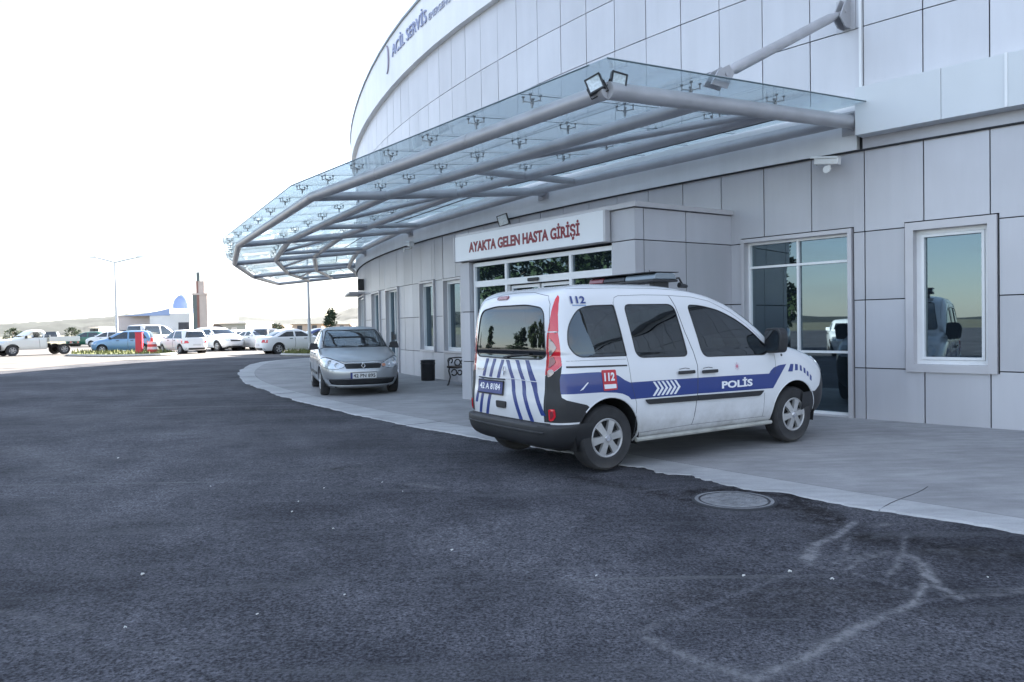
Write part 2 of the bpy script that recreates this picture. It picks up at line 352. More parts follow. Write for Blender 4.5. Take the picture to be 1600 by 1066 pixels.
for i, s in enumerate(steps):
    e = edge_end(s); kd = kerb_d(s)*e; wob = wob*.80+rnd.uniform(-.02, .02)*(1.0+1.6*math.exp(-((s-179.2)/1.2)**2))
    inn = max(-.2, kd-.46-.1*math.sin(s*.21)**2)
    for k in range(7):
        d = -.2+(inn+.2)*k/6; vs.append(PS(s, d, .030-.043*max(0, d)/5))
    zi = .030-.043*inn/5
    outer = kd+wob+.015*math.sin(s*3.1)+.02*math.sin(s*1.27)
    kv += [PS(s, inn, zi), PS(s, inn+.006, zi), PS(s, (inn+outer)/2, zi-.003), PS(s, outer-.02, -.008), PS(s, outer, -.03)]
n = len(steps)
pv.add(vs, [(i*7+k, i*7+k+1, (i+1)*7+k+1, (i+1)*7+k) for i in range(n-1) for k in range(6)])
kb.add(kv, [(i*5+k, i*5+k+1, (i+1)*5+k+1, (i+1)*5+k) for i in range(n-1) for k in range(1, 4)])
tag(pv.build('pavement', M_CONC, smooth=True), kind='structure'); tag(kb.build('kerb', M_KERB, smooth=True), kind='structure')
# crack / expansion joint across the pavement near the right, small litter flecks
jt = MB()
def SG(px, py): q = G(px, py, 0); return CR*(math.atan2(q.y-CY, q.x-CX) % (2*PI))
sj = SG(1400, 783)
for s, d0_, d1_ in ((sj, 3.9, 4.95), (sj-6.2, 4.0, 4.8), (sj-12.4, 4.0, 4.6), (sj-18.6, 3.9, 4.5), (sj+6.2, 4.2, 5.1)):
    jt.tube([PS(s+.02*math.sin(d*5), d, .0305-.043*d/5) for d in [d0_+(d1_-d0_)*i/8 for i in range(9)]], .0035, 4)
tag(jt.build('pavement_joint', M_BACK), kind='structure')
lt = MB()
for px, py in [(183, 716), (505, 763), (522, 826), (220, 898), (198, 980), (466, 784), (596, 754), (630, 768), (537, 930), (1160, 900), (1237, 893), (1303, 905), (400, 960), (1545, 902), (455, 800), (705, 860), (930, 900), (330, 760)]:
    c = G(px, py, -.012); a = rnd.uniform(0, 3); l = rnd.uniform(.008, .02)
    lt.tube([c, c+Vector((math.cos(a)*l, math.sin(a)*l*.6, .004)), c+Vector((math.cos(a+1)*l, math.sin(a+1)*l, 0))], l*.26, 5)
tag(lt.build('litter', mat('pale_pebble', (.6, .6, .58), .8)), kind='stuff')
# manhole cover in the asphalt
mo = G(1147, 783, -.02); mh = empty('manhole_cover', mo); set_off(mo)
tag(mh, 'round grey manhole cover set in the dark asphalt by the pavement edge', 'manhole cover')
M_IRON = mat('worn_cast_iron', (.20, .205, .215), .7, .1, noise=(14, .3, 6), bump=(40, .5, .004))
m_ = MB(); m_.lathe([(0, .012), (.25, .013), (.262, .006), (.27, .006), (.28, .013), (.305, .012), (.31, -.01)], 48, Matrix.Translation(mo)); m_.build('cover', M_IRON, mh, smooth=True)
m_ = MB()
for i in range(-7, 8):
    for j in range(-7, 8):
        if math.hypot(i, j)*.033 < .235 and (i+j) % 2 == 0: c = mo+Vector((i*.033, j*.033, 0)); m_.box(c.x-.012, c.x+.012, c.y-.012, c.y+.012, c.z+.012, c.z+.0165)
m_.build('tread_studs', M_IRON, mh)
m_ = MB(); m_.lathe([(.262, .0125), (.272, .0135), (.276, .0125), (.276, .004), (.262, .004)], 48, Matrix.Translation(mo)); m_.lathe([(.305, .013), (.325, .010), (.33, -.004)], 48, Matrix.Translation(mo)); m_.build('frame_gap', M_BACK, mh); set_off()

# ------------------------------------------------------------------ the hospital building
BO = PS(179.1, 0, 0); bld = empty('hospital_building', BO); set_off(BO)
tag(bld, 'large round hospital building clad in pale grey composite panels', 'building')
def arcbox(mb, s0, s1, d0, d1, z0, z1, a=0.0, z1b=None, z0b=None):
    n = max(1, int(math.ceil((s1-s0)/.8)))
    for i in range(n):
        a0 = s0+(s1-s0)*i/n; a1 = s0+(s1-s0)*(i+1)/n
        mb.hexa([PS(a0, d0, z0), PS(a0, d1, z0), PS(a1, d1, z0), PS(a1, d0, z0)], [PS(a0, d0, z1), PS(a0, d1, z1), PS(a1, d1, z1), PS(a1, d0, z1)], a)
# structural drum behind the cladding
m_ = MB(); prof = [(0, -.3), (CR-.45, -.3), (CR-.45, 9.3), (0, 9.3)]
m_.lathe(prof, 160, Matrix.Translation((CX, CY, 0))); m_.build('drum_wall', M_ROOF, bld)
def subtract(r, holes):
    rects = [r]
    for h in holes:
        out = []
        for (a, b, c, d) in rects:
            if h[0] >= b or h[1] <= a or h[2] >= d or h[3] <= c: out.append((a, b, c, d)); continue
            if a < h[0]: out.append((a, h[0], c, d))
            if h[1] < b: out.append((h[1], b, c, d))
            x0, x1 = max(a, h[0]), min(b, h[1])
            if c < h[2]: out.append((x0, x1, c, h[2]))
            if h[3] < d: out.append((x0, x1, h[3], d))
        rects = out
    return [r for r in rects if r[1]-r[0] > .03 and r[3]-r[2] > .03]
W1 = (179.78, 180.83, .70, 2.65); W2 = (177.36, 179.08, .0, 2.66)
WA = (166.33, 167.42, .73, 2.62); WB = (168.0, 169.1, .73, 2.60); WD1 = (162.86, 164.36, 0.0, 2.60); WC = (160.5, 162.0, 0.0, 2.6); WE = (155.6, 158.7, 0.0, 2.62)
VEST = (169.6, 177.2, 0.0, 3.05)
HOLES = [W1, W2, WA, WB, WD1, WC, WE]
backm = MB()
for s0 in frange(140, 196, .8):
    for q in subtract((s0, s0+.8, -.1, 8.5), HOLES): arcbox(backm, q[0], q[1], -.2, -.035, q[2], q[3])
backm.build('joint_backing', M_BACK, bld)
SV = [180.0+.7527*k for k in range(-54, 22)]
g = .0075
def panels(name, rows, m, holes=(), sv=SV, d=0.0, jit=.006):
    mb = MB()
    for i in range(len(sv)-1):
        for z0, z1 in rows:
            base = rnd.uniform(.05, 1)
            for q in subtract((sv[i]+g, sv[i+1]-g, z0+g, z1-g), holes):
                t0, t1 = [d+rnd.uniform(-jit, jit)*.5 for _ in range(2)]
                s0, s1, a0, a1 = q
                mb.hexa([PS(s0, d-.03, a0), PS(s0, t0, a0), PS(s1, t1, a0), PS(s1, d-.03, a0)], [PS(s0, d-.03, a1), PS(s0, t0+rnd.uniform(-jit, jit)*.3, a1), PS(s1, t1, a1), PS(s1, d-.03, a1)], base)
    return mb.build(name, m, bld)
hol = [(h[0]-.02, h[1]+.02, h[2], h[3]+.02) for h in HOLES]
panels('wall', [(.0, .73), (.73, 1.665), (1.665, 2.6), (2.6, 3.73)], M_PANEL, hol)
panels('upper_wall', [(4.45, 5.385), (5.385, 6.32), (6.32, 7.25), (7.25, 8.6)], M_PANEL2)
# light ledge band under and behind the canopy, its seams every two panels
m_ = MB()
for a in frange(140.3, 179.18, 3.0): arcbox(m_, a+.004, min(a+3.0, 179.18)-.004, -.03, .07, 3.72, 4.44, rnd.random())
m_.build('ledge_band', M_BAND, bld)
m_ = MB(); arcbox(m_, 140, 196, -.03, .045, 3.70, 3.72); m_.build('drip_joint', M_BACK, bld)
# proud beam at the right
m_ = MB(); arcbox(m_, 179.24, 196, -.03, .03, 3.72, 3.87); m_.build('ledge_underside', M_PANEL, bld)
m_ = MB(); s = 179.24
for w in (1.05, 1.55, .9, 2.2, 2.2, 2.2, 2.2, 2.2):
    arcbox(m_, s+.003, s+w-.003, -.03, .27, 3.87, 4.50, .3+.4*rnd.random()); s += w
m_.build('beam_casing', mat('beam_cladding', (.62, .65, .67), .45, .1, noise=(.9, .05, 3), rnd=.03), bld)
m_ = MB(); arcbox(m_, 179.2, 179.235, -.03, .035, 4.45, 8.6); arcbox(m_, 180.97, 181.0, .271, .285, 3.87, 4.505); m_.build('cover_strip', M_FRAME, bld)
# parapet: the tall white fascia with a soffit, its coping dips a little towards the far end
def ztop(s): a = math.degrees(s/CR); return 9.95-.62*smooth01((208-a)/15.0) if a > 170 else 9.33
def zbot(s): a = math.degrees(s/CR); return 8.52-.22*smooth01((210-a)/15.0)
m_ = MB(); cp = MB(); FD = .15
for s in frange(70, 210, 1.2):
    e = s+1.2-.006; r0 = .2+.6*rnd.random()
    m_.hexa([PS(s, -.4, zbot(s)), PS(s, FD, zbot(s)), PS(e, FD, zbot(e)), PS(e, -.4, zbot(e))], [PS(s, -.4, ztop(s)), PS(s, FD, ztop(s)), PS(e, FD, ztop(e)), PS(e, -.4, ztop(e))], r0)
    e = s+1.2
    cp.hexa([PS(s, -.45, ztop(s)), PS(s, FD+.04, ztop(s)), PS(e, FD+.04, ztop(e)), PS(e, -.45, ztop(e))], [PS(s, -.45, ztop(s)+.06), PS(s, FD+.04, ztop(s)+.06), PS(e, FD+.04, ztop(e)+.06), PS(e, -.45, ztop(e)+.06)])
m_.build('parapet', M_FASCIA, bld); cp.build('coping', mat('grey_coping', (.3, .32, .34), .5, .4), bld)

# windows: surround > frame > pane as window / frame, pane
def window(name, h, sur, frame_w, mull_s=(), mull_z=(), depth=.16, sill=True, left_fin=False, floor=False, inner=True):
    s0, s1, z0, z1 = h; m = MB(); w = sur
    if w:
        arcbox(m, s0, s0+w, -.2, .045, z0, z1); arcbox(m, s1-w, s1, -.2, .05, z0, z1)
        arcbox(m, s0+w, s1-w, -.2, .045, z1-w, z1)
        if not floor: arcbox(m, s0+w, s1-w, -.2, .045, z0, z0+w)
        else: arcbox(m, s0+w, s1-w, -.2, .03, z0, z0+.045)
    wo = m.build(name, M_SURR, bld)
    a0, a1, b0, b1 = s0+w, s1-w, z0+(w if not floor else .045), z1-w; f = frame_w; d0, d1 = -depth-.03, -depth+.05
    m = MB()
    arcbox(m, a0, a0+f, d0, d1, b0, b1); arcbox(m, a1-f, a1, d0, d1, b0, b1)
    arcbox(m, a0+f, a1-f, d0, d1, b1-f, b1); arcbox(m, a0+f, a1-f, d0, d1, b0, b0+f)
    for x in mull_s: arcbox(m, x-f*.45, x+f*.45, d0, d1-.004, b0+f, b1-f)
    for zz in mull_z: arcbox(m, a0+f, a1-f, d0, d1-.008, zz-f*.45, zz+f*.45)
    if inner:
        i = f+.004; k = f*.62; c0, c1, e0, e1 = a0+i, a1-i, b0+i, b1-i
        arcbox(m, c0, c0+k, d0, d1+.015, e0, e1); arcbox(m, c1-k, c1, d0, d1+.015, e0, e1); arcbox(m, c0+k, c1-k, d0, d1+.015, e1-k, e1); arcbox(m, c0+k, c1-k, d0, d1+.015, e0, e0+k)
    m.build('frame', M_FRAME, wo)
    m = MB(); n = max(1, len(mull_s)+1); cuts = [a0+.02]+list(mull_s)+[a1-.02]
    for i in range(n):
        c0, c1 = cuts[i], cuts[i+1]; zz = [b0+.02]+list(mull_z)+[b1-.02]
        for j in range(len(zz)-1):
            t = rnd.uniform(-.004, .004)
            m.add([PS(c0, -depth+t, zz[j]), PS(c1, -depth-t, zz[j]), PS(c1, -depth-t, zz[j+1]), PS(c0, -depth+t, zz[j+1])], [(0, 1, 2, 3)])
    m.build('pane', M_WINDOW, wo, fix=False)
    return wo
window('window', W1, .10, .055, depth=.14)
o = window('glazed_screen', W2, .055, .038, (178.23,), (.94, 2.225), depth=.13, floor=True, inner=False)
window('window', WA, .05, .05, depth=.12); window('window', WB, .05, .05, depth=.12)
o = window('glazed_door', WD1, .06, .05, (163.6,), (), depth=.12, floor=True, inner=False)
m_ = MB()
for ds in (-.07, .07): m_.tube([PS(163.6+ds, -.02, .95), PS(163.6+ds, .02, .95), PS(163.6+ds, .02, 1.25), PS(163.6+ds, -.02, 1.25)], .014, 6); m_.hexa(*[[PS(163.6+ds-.03, -.06, z), PS(163.6+ds-.03, -.03, z), PS(163.6+ds+.03, -.03, z), PS(163.6+ds+.03, -.06, z)] for z in (1.02, 1.18)])
m_.build('handle', M_BLACKP, o)
window('window', WC, .06, .05, (161.3,), (), depth=.12, floor=True, inner=False); window('window', WE, .06, .05, (156.7, 157.7), (), depth=.12, floor=True, inner=False)
# small dark box and bracket over the farthest window
m_ = MB(); arcbox(m_, 158.3, 158.45, .0, .22, 2.78, 3.2); m_.build('vent_box', M_BLACKP, bld)
m_ = MB(); arcbox(m_, 155.3, 158.6, .0, .55, 2.66, 2.73); m_.build('window_hood', M_SURR, bld)

# ------------------------------------------------------------------ entrance vestibule (front plane through LP and CO)
LP = Vector((-.7776, 14.4200, 0)); CO = Vector((1.7812, 11.0031, 0)); VU = (CO-LP).normalized(); VN = Vector((VU.y, -VU.x, 0))   # outward
if VN.y > 0: VN = -VN
WJ = PS(177.16, 0, 0); SU = (WJ-CO).normalized(); SN = Vector((SU.y, -SU.x, 0)); VLEN = 4.27
if SN.dot(Vector((1, -.8, 0))) < 0: SN = -SN
def VP(s, d, z): p = LP+VU*s+VN*d; return Vector((p.x, p.y, z))
def SP(s, d, z): p = CO+SU*s+SN*d; return Vector((p.x, p.y, z))
def vbox(mb, s0, s1, d0, d1, z0, z1, f=VP, a=0.0):
    mb.hexa([f(s0, d0, z0), f(s0, d1, z0), f(s1, d1, z0), f(s1, d0, z0)], [f(s0, d0, z1), f(s0, d1, z1), f(s1, d1, z1), f(s1, d0, z1)], a)
m_ = MB(); Z3 = [.0, .73, 1.665, 2.6, 3.06]
for a, b in zip(Z3, Z3[1:]):
    vbox(m_, -.31, -.006, -.3, 0, a+g, b-g, a=rnd.random()); vbox(m_, 3.80, 4.27-.002, -.05, 0, a+g, b-g, a=rnd.random())
    for c0, c1 in ((.0, .17), (.17, 1.02), (1.02, 2.02)): vbox(m_, c0+(.002 if c0 == 0 else g), c1-g, -.05, 0.002, a+g, b-g, SP, rnd.random())
vbox(m_, -.31, 3.8, -.05, 0, 2.6+g, 3.06-g, a=.5)
lf = lambda s, d, z: VP(-.31-d, -.3-s, z)
for a, b in zip(Z3, Z3[1:]): vbox(m_, 0, 1.6, -.05, 0, a+g, b-g, lf, rnd.random())
vest = m_.build('entrance_porch', M_PANEL, bld)
m_ = MB()
vbox(m_, -.28, -.03, -.28, -.03, 0, 3.05); vbox(m_, 3.83, 4.2, -.3, -.03, 0, 3.05)
vbox(m_, .05, 2.0, -.25, -.03, .0, 3.05, SP); vbox(m_, -.28, 3.83, -.3, -.05, 2.6, 3.05)
m_.build('joint_backing', M_BACK, vest)
m_ = MB(); q = [VP(-.36, .05, 0), VP(4.33, .05, 0), SP(2.1, .05, 0), PS(176, -.3, 0), PS(170, -.3, 0), VP(-.36, -2.0, 0)]
m_.prism([(p.x, p.y) for p in q], 3.065, 3.135); m_.build('roof', M_SURR, vest)
# glazing: posts, transoms, sliding leaves
m_ = MB(); f = .05; D0, D1 = -.16, -.08
for s_ in (.05, 1.04, 2.77, 3.74): vbox(m_, s_-f*.6, s_+f*.6, D0, D1, 0.03, 2.56)
for z0, z1 in ((2.50, 2.57), (2.12, 2.23)): vbox(m_, .08, 3.71, D0, D1-.003, z0, z1)
vbox(m_, .08, 1.01, D0, D1-.003, .03, .12); vbox(m_, 2.80, 3.71, D0, D1-.003, .03, .12)
m_.build('entrance_frame', M_FRAME, vest)
for a, b in ((1.08, 1.88), (1.93, 2.73)):
    m_ = MB(); d0, d1 = -.21, -.17
    vbox(m_, a, a+.045, d0, d1, .03, 2.10); vbox(m_, b-.045, b, d0, d1, .03, 2.10); vbox(m_, a+.045, b-.045, d0, d1, 2.05, 2.10); vbox(m_, a+.045, b-.045, d0, d1, .03, .12)
    dr = m_.build('sliding_door', M_FRAME, vest)
vbox(m2 := MB(), 1.70, 1.98, -.08, -.04, 2.145, 2.20); m2.build('door_sensor', M_BLACKP, vest, bevel=.01)
m_ = MB()
for s0, s1, z0, z1, d in ((.05, 1.04, 2.2, 2.52, -.12), (1.04, 2.77, 2.2, 2.52, -.121), (2.77, 3.74, 2.2, 2.52, -.119), (.05, 1.04, .1, 2.15, -.12), (2.77, 3.74, .1, 2.15, -.12), (1.08, 1.88, .1, 2.08, -.19), (1.93, 2.73, .1, 2.08, -.19)):
    m_.add([VP(s0, d, z0), VP(s1, d, z0), VP(s1, d, z1), VP(s0, d, z1)], [(0, 1, 2, 3)])
m_.build('door_glass', M_WINDOW, vest, fix=False)
m_ = MB(); m_.prism([(p.x, p.y) for p in [VP(-.05, -.35, 0), VP(3.8, -.35, 0), VP(3.8, -1.3, 0), VP(-.05, -1.3, 0)]], .02, 3.0); m_.build('inner_wall', mat('dark_interior', (.03, .032, .035), .8), vest)
set_off()

# ------------------------------------------------------------------ lettering
def text_mesh(body, size=1.0, bold=0.0, cx=1.0, res=3):
    cu = bpy.data.curves.new('t', 'FONT'); cu.body = body; cu.size = size; cu.offset = bold; cu.resolution_u = res; cu.align_x = 'LEFT'
    o = bpy.data.objects.new('t', cu); col.objects.link(o); dg = bpy.context.evaluated_depsgraph_get(); dg.update()
    me = bpy.data.meshes.new_from_object(o.evaluated_get(dg)); bpy.data.objects.remove(o)
    bm = bmesh.new(); bm.from_mesh(me); bmesh.ops.triangulate(bm, faces=bm.faces); bpy.data.meshes.remove(me)
    x0 = min(v.co.x for v in bm.verts); x1 = max(v.co.x for v in bm.verts); y0 = min(v.co.y for v in bm.verts); y1 = max(v.co.y for v in bm.verts)
    return bm, (x0, x1, y0, y1)
def text_on(name, body, fn, u0, u1, v0, v1, m, parent, bold=.0, th=.004, capfit=True, split=0.0, asname=True):
    """fit the text's box to u0..u1, v0..v1 and map through fn(u, v, h); v0..v1 spans baseline to cap height"""
    bm, (x0, x1, y0, y1) = text_mesh(body, 1.0, bold)
    bmc, (a0, a1, c0, c1) = text_mesh('H', 1.0, bold); bmc.free()
    if split:
        for _ in range(4):
            es = [e for e in bm.edges if (e.verts[0].co-e.verts[1].co).length*(u1-u0)/(x1-x0) > split]
            if not es: break
            bmesh.ops.subdivide_edges(bm, edges=es, cuts=1); bmesh.ops.triangulate(bm, faces=[f for f in bm.faces if len(f.verts) > 3])
    n = len(bm.verts); bm.verts.index_update()
    U = lambda v: u0+(v.co.x-x0)/(x1-x0)*(u1-u0)
    V = lambda v: v0+(v.co.y-c0)/(c1-c0)*(v1-v0)
    mb = MB(); top = [fn(U(v), V(v), th) for v in bm.verts]; bot = [fn(U(v), V(v), 0) for v in bm.verts]
    fs = [tuple(v.index for v in f.verts) for f in bm.faces]
    side = [(e.verts[0].index, e.verts[1].index, e.verts[1].index+n, e.verts[0].index+n) for e in bm.edges if len(e.link_faces) == 1]
    mb.add(top+bot, fs+side); bm.free()
    return mb.build(name, m, parent)

M_SIGN = mat('sign_white', (.78, .79, .81), .3, noise=(2, .02, 2)); M_RED = mat('sign_red', (.22, .018, .03), .4); M_BLUE = mat('sign_blue', (.10, .16, .34), .4)
sp0 = VP(1.7, .05, 2.61); set_off(sp0); sg = empty('entrance_sign', sp0)
tag(sg, 'long white sign board with dark red letters above the entrance doors', 'sign')
m_ = MB(); vbox(m_, -.31, 3.74, .02, .11, 2.615, 3.075); m_.build('sign_board', M_SIGN, sg, bevel=.006)
for a_, b_ in ((3.745, 3.79), (-.35, -.315)):
    m_ = MB(); vbox(m_, a_, b_, .02, .12, 2.61, 3.08); m_.build('end_cap', M_SURR, sg)
text_on('lettering', 'AYAKTA GELEN HASTA GİRİŞİ', lambda u, v, h: VP(u, .11+h, v), .17, 3.22, 2.755, 2.94, M_RED, sg, bold=.035, th=.006)
# roof sign: crescent, big words, small words on the parapet
rs0 = PS(165.5, FD, 9.0); set_off(rs0); rs = empty('parapet_sign', rs0)
tag(rs, 'blue lettering with a crescent mark high on the white parapet', 'sign')
cyl = lambda u, v, h: PS(u, FD+.002+h, v+.0)
text_on('lettering', 'ACİL SERVİS', cyl, 164.75, 167.6, 9.24, 9.56, mat('sign_lavender', (.33, .37, .55), .4), rs, bold=.0, th=.03, split=.3)
text_on('small_lettering', 'EMERGENCY', cyl, 167.75, 169.2, 9.22, 9.38, mat('sign_pale_blue', (.42, .45, .58), .4), rs, th=.02, split=.3)
m_ = MB(); cr = []
for k in range(17): t = PI/2-PI*k/16; cr.append((164.15+.24*math.cos(t), 9.35+.42*math.sin(t)))
for k in range(17): t = -PI/2+PI*k/16; cr.append((164.15+.14*math.cos(t), 9.35+.40*math.sin(t)*.98))
m_.prism(cr, 0, .03, lambda u, v, h: cyl(u, v, h)); m_.build('crescent', mat('sign_grey', (.30, .27, .36), .4), rs)
set_off()

# ------------------------------------------------------------------ glass canopy on steel tubes
FA = [(222.0, 4.52, 222.72, .20), (213.23, 4.46, 214.7, .30), (203.2, 4.40, 206.2, .35), (195.85, 4.55, 198.6, .35), (187.8, 4.75, 190.6, .35), (181.2, 4.9, 183.4, .35)]
KS = .06; ZO = 3.82
def CZ(d): return ZO+KS*(4.5-d)
def FP(i, d, up=0.0):                      # point on radial frame i at distance d from the wall
    a0, d0, a1, d1 = FA[i]; A = PA(a0, d0); B = PA(a1, d1); t = (d0-d)/(d0-d1); p = A.lerp(B, t); return Vector((p.x, p.y, CZ(d)+up))
co0 = PA(219, .1, 3.9); cn = empty('glass_canopy', co0); set_off(co0)
tag(cn, 'curved glass canopy on grey steel tubes over the entrance', 'canopy')
RD = [4.5, 3.12, 1.80, .38]; TR = [.088, .082, .082, .085]
for i in range(len(FA)):
    m_ = MB(); a0, d0, a1, d1 = FA[i]; m_.tube([FP(i, d0-.0), FP(i, .1)], .092 if i == 0 else .082, 16); m_.build('radial_tube', M_STEEL, cn, smooth=True)
for i in range(len(FA)-1):
    for j, d in enumerate(RD):
        m_ = MB(); da = FA[i][1] if j == 0 else d; db = FA[i+1][1] if j == 0 else d
        A, B = FP(i, da), FP(i+1, db); m_.tube([A, B], TR[j], 14)
        if j == 0:
            for t in (.33, .66): P_ = A.lerp(B, t); e = (B-A).normalized()*.02; m_.tube([P_-e, P_+e], TR[j]+.004, 14)
        m_.build('ring_tube', M_STEEL, cn, smooth=True)
    m_ = MB(); A = FP(i, RD[1]).lerp(FP(i+1, RD[1]), .52); B = FP(i, RD[2]+.1); m_.tube([A, B], .05, 10)
    m_.build('brace_tube', M_STEEL, cn, smooth=True)
    m_ = MB(); A = FP(i, RD[1]).lerp(FP(i+1, RD[1]), .6); B = FP(i+1, RD[3]); B2 = A.lerp(B, .9)
    A = FP(i, RD[1]).lerp(FP(i+1, RD[1]), .62); B = FP(i, RD[3]).lerp(FP(i+1, RD[3]), .80); m_.tube([A, B], .062, 10); m_.build('cross_tube', M_STEEL, cn, smooth=True)
    m_ = MB(); A = FP(i, 1.0, .10).lerp(FP(i+1, 1.0, .10), .02); B = FP(i, .95, .10).lerp(FP(i+1, .95, .10), .97); m_.tube([A, B], .013, 6); m_.build('gutter_rail', M_BLACKP, cn)
# glass panes in three strips per bay with spider fittings below the joints
NB = [7, 6, 5, 4, 4]; SPD = [4.80, 3.25, 1.75, .18]; UPG = .21
spid = MB()
M_SEALC = mat('pane_silicone', (.10, .13, .15), .6); M_EDGE = mat('glass_edge_green', (.12, .17, .19), .3)
def spider(P_):
    s = MB(); c = P_+Vector((0, 0, -.075)); s.tube([P_+Vector((0, 0, -.14)), P_+Vector((0, 0, -.055))], .014, 8)
    s.tube([P_+Vector((0, 0, -.09)), P_+Vector((0, 0, -.068))], .022, 8)
    for k in range(4):
        a = PI/4+k*PI/2+.6; e = c+Vector((math.cos(a)*.10, math.sin(a)*.10, .018)); s.tube([c, e], .0065, 6); s.tube([e+Vector((0, 0, -.015)), e+Vector((0, 0, .05))], .0075, 6); s.tube([e+Vector((0, 0, .042)), e+Vector((0, 0, .054))], .020, 8)
    return s
for i in range(len(FA)-1):
    m_ = MB(); n = NB[i]
    def GP(t, d, up):
        da = d
        return FP(i, da, up).lerp(FP(i+1, da, up), t)
    ext0 = -.035 if i == 0 else 0.0
    for k in range(n):
        for j in range(3):
            t0 = max(k/n, 0)+(.0025 if k or i else ext0); t1 = (k+1)/n-.0025; a, b = SPD[j], SPD[j+1]+.012
            lo = [GP(t0, a, UPG), GP(t1, a, UPG), GP(t1, b, UPG), GP(t0, b, UPG)]; hi = [p+Vector((0, 0, .014)) for p in lo]
            m_.hexa(lo, hi)
    m_.build('glass_panel', M_CANOPY, cn)
    jn = MB()
    for k in range(n+1):
        if (k == 0 and i == 0) or k == n and i < len(FA)-2: continue
        jn.tube([GP(k/n, SPD[0], UPG+.007), GP(k/n, SPD[1], UPG+.007), GP(k/n, SPD[3], UPG+.007)], .0055, 4)
    for j in (1, 2): jn.tube([GP(0, SPD[j]+.006, UPG+.007), GP(1, SPD[j]+.006, UPG+.007)], .0055, 4)
    jn.build('pane_joint', M_SEALC, cn)
    ed = MB(); ed.tube([GP(-.005 if i == 0 else 0, SPD[0]+.004, UPG+.007), GP(1, SPD[0]+.004, UPG+.007)], .010, 4)
    if i == 0: ed.tube([GP(-.038, SPD[0], UPG+.007), GP(-.038, SPD[3], UPG+.007)], .010, 4)
    ed.build('glass_edge', M_EDGE, cn)
    for k in range(n):
        for j in (0, 1, 2):
            if k == 0 and i == 0 and j == 0: continue
            dd = (4.62, 3.25, 1.75)[j]
            spider(GP((k+(.0 if k or i else .03))/n, dd, UPG)).build('spider_fitting', M_SPID, cn)
# wall brackets and the tie rod with its clevis ends
for i in range(len(FA)):
    a0, d0, a1, d1 = FA[i]; m_ = MB(); c = PA(a1, .08, CZ(.1)); t = Vector((-math.sin(R_(a1)), math.cos(R_(a1)), 0)); nn = Vector((math.cos(R_(a1)), math.sin(R_(a1)), 0))
    q = [(-.16, -.16), (.16, -.16), (.16, .16), (-.16, .16)]
    m_.prism(q, 0, .02, lambda u, v, h: c+t*u+Vector((0, 0, v))+nn*h)
    m_.prism([(.02, -.12), (.3, -.02), (.3, .06), (.02, .14)], -.01, .01, lambda u, v, h: c+nn*u+Vector((0, 0, v))+t*(.0+h))
    m_.build('wall_bracket', M_STEEL, cn)
TL = G(1128, 118, 4.22); TU = PS(179.02, .16, 5.60)
m_ = MB(); e = (TU-TL).normalized(); m_.tube([TL+e*.10, TL+e*.22, TL+e*.3, TU-e*.35, TU-e*.26, TU-e*.1], [.03, .05, .066, .066, .05, .03], 14); m_.build('tie_rod', M_STEEL, cn, smooth=True)
m_ = MB(); w = Vector((0, 0, 1)).cross(e).normalized()
mu_ = MB()
for sg_ in (-.05, .05):
    o_ = w*sg_
    m_.prism([(-.28, -.16), (.02, -.16), (.16, .04), (.06, .12), (-.14, .02)], -.008, .008, lambda u, v, h: TL+o_+Vector((e.x, e.y, 0)).normalized()*u+Vector((0, 0, v))+w*h)
    mu_.prism([(-.14, -.1), (.0, -.2), (.17, -.2), (.17, .2), (.06, .2), (-.04, .06)], -.008, .008, lambda u, v, h: TU+o_+Vector((e.x, e.y, 0)).normalized()*u+Vector((0, 0, v))+w*h)
m_.tube([TL-w*.07, TL+w*.07], .02, 8); m_.build('tie_bracket', M_STEEL, cn); m_ = mu_; m_.tube([TU-w*.07, TU+w*.07], .02, 8)
m_.prism([(-.22, -.22), (.22, -.22), (.22, .22), (-.22, .22)], 0, .02, lambda u, v, h: PS(179.02+u*.6, .0+h, 5.6+v*1.0))
m_.build('tie_bracket', M_STEEL, cn)
set_off()

# ------------------------------------------------------------------ fixtures: floodlights and cameras
M_LEDG = mat('lamp_lens', (.62, .68, .70), .15, .1, noise=(40, .15, 1))
def floodlight(loc, yaw, pitch, roll, label, sz=.105, arm=None):
    t = empty('floodlight', loc); tag(t, label, 'floodlight', 'led floodlights by the entrance'); set_off()
    M = Matrix.Translation((0, 0, 0)) @ Matrix.Rotation(yaw, 4, 'Z') @ Matrix.Rotation(roll, 4, 'Y') @ Matrix.Rotation(pitch, 4, 'X')
    f = MB(); s = sz; b = .017   # faces -y
    f.box(-s, s, 0, .045, -s, s, M)
    f.box(-s, s, -.012, 0, s-b, s, M); f.box(-s, s, -.012, 0, -s, -s+b, M); f.box(-s, -s+b, -.012, 0, -s+b, s-b, M); f.box(s-b, s, -.012, 0, -s+b, s-b, M)
    for k in range(6): f.box(-s*.8+k*s*.3, -s*.8+k*s*.3+.006, .045, .07, -s*.8, s*.8, M)
    f.build('housing', M_BLACKP, t)
    g_ = MB(); g_.box(-s+b+.001, s-b-.001, -.006, -.002, -s+b+.001, s-b-.001, M); g_.build('lens', M_LEDG, t)
    h = MB(); h.tube([M @ Vector((-s-.008, .02, 0)), M @ Vector((-s-.008, .06, -s*1.25)), M @ Vector((s+.008, .06, -s*1.25)), M @ Vector((s+.008, .02, 0))], .008, 6)
    h.tube([M @ Vector((0, .06, -s*1.25)), Vector(arm) if arm else M @ Vector((0, .2, -s*1.4))], .010, 6); h.build('bracket', M_BLACKP, t)
    return t
corner = FP(0, 4.52)
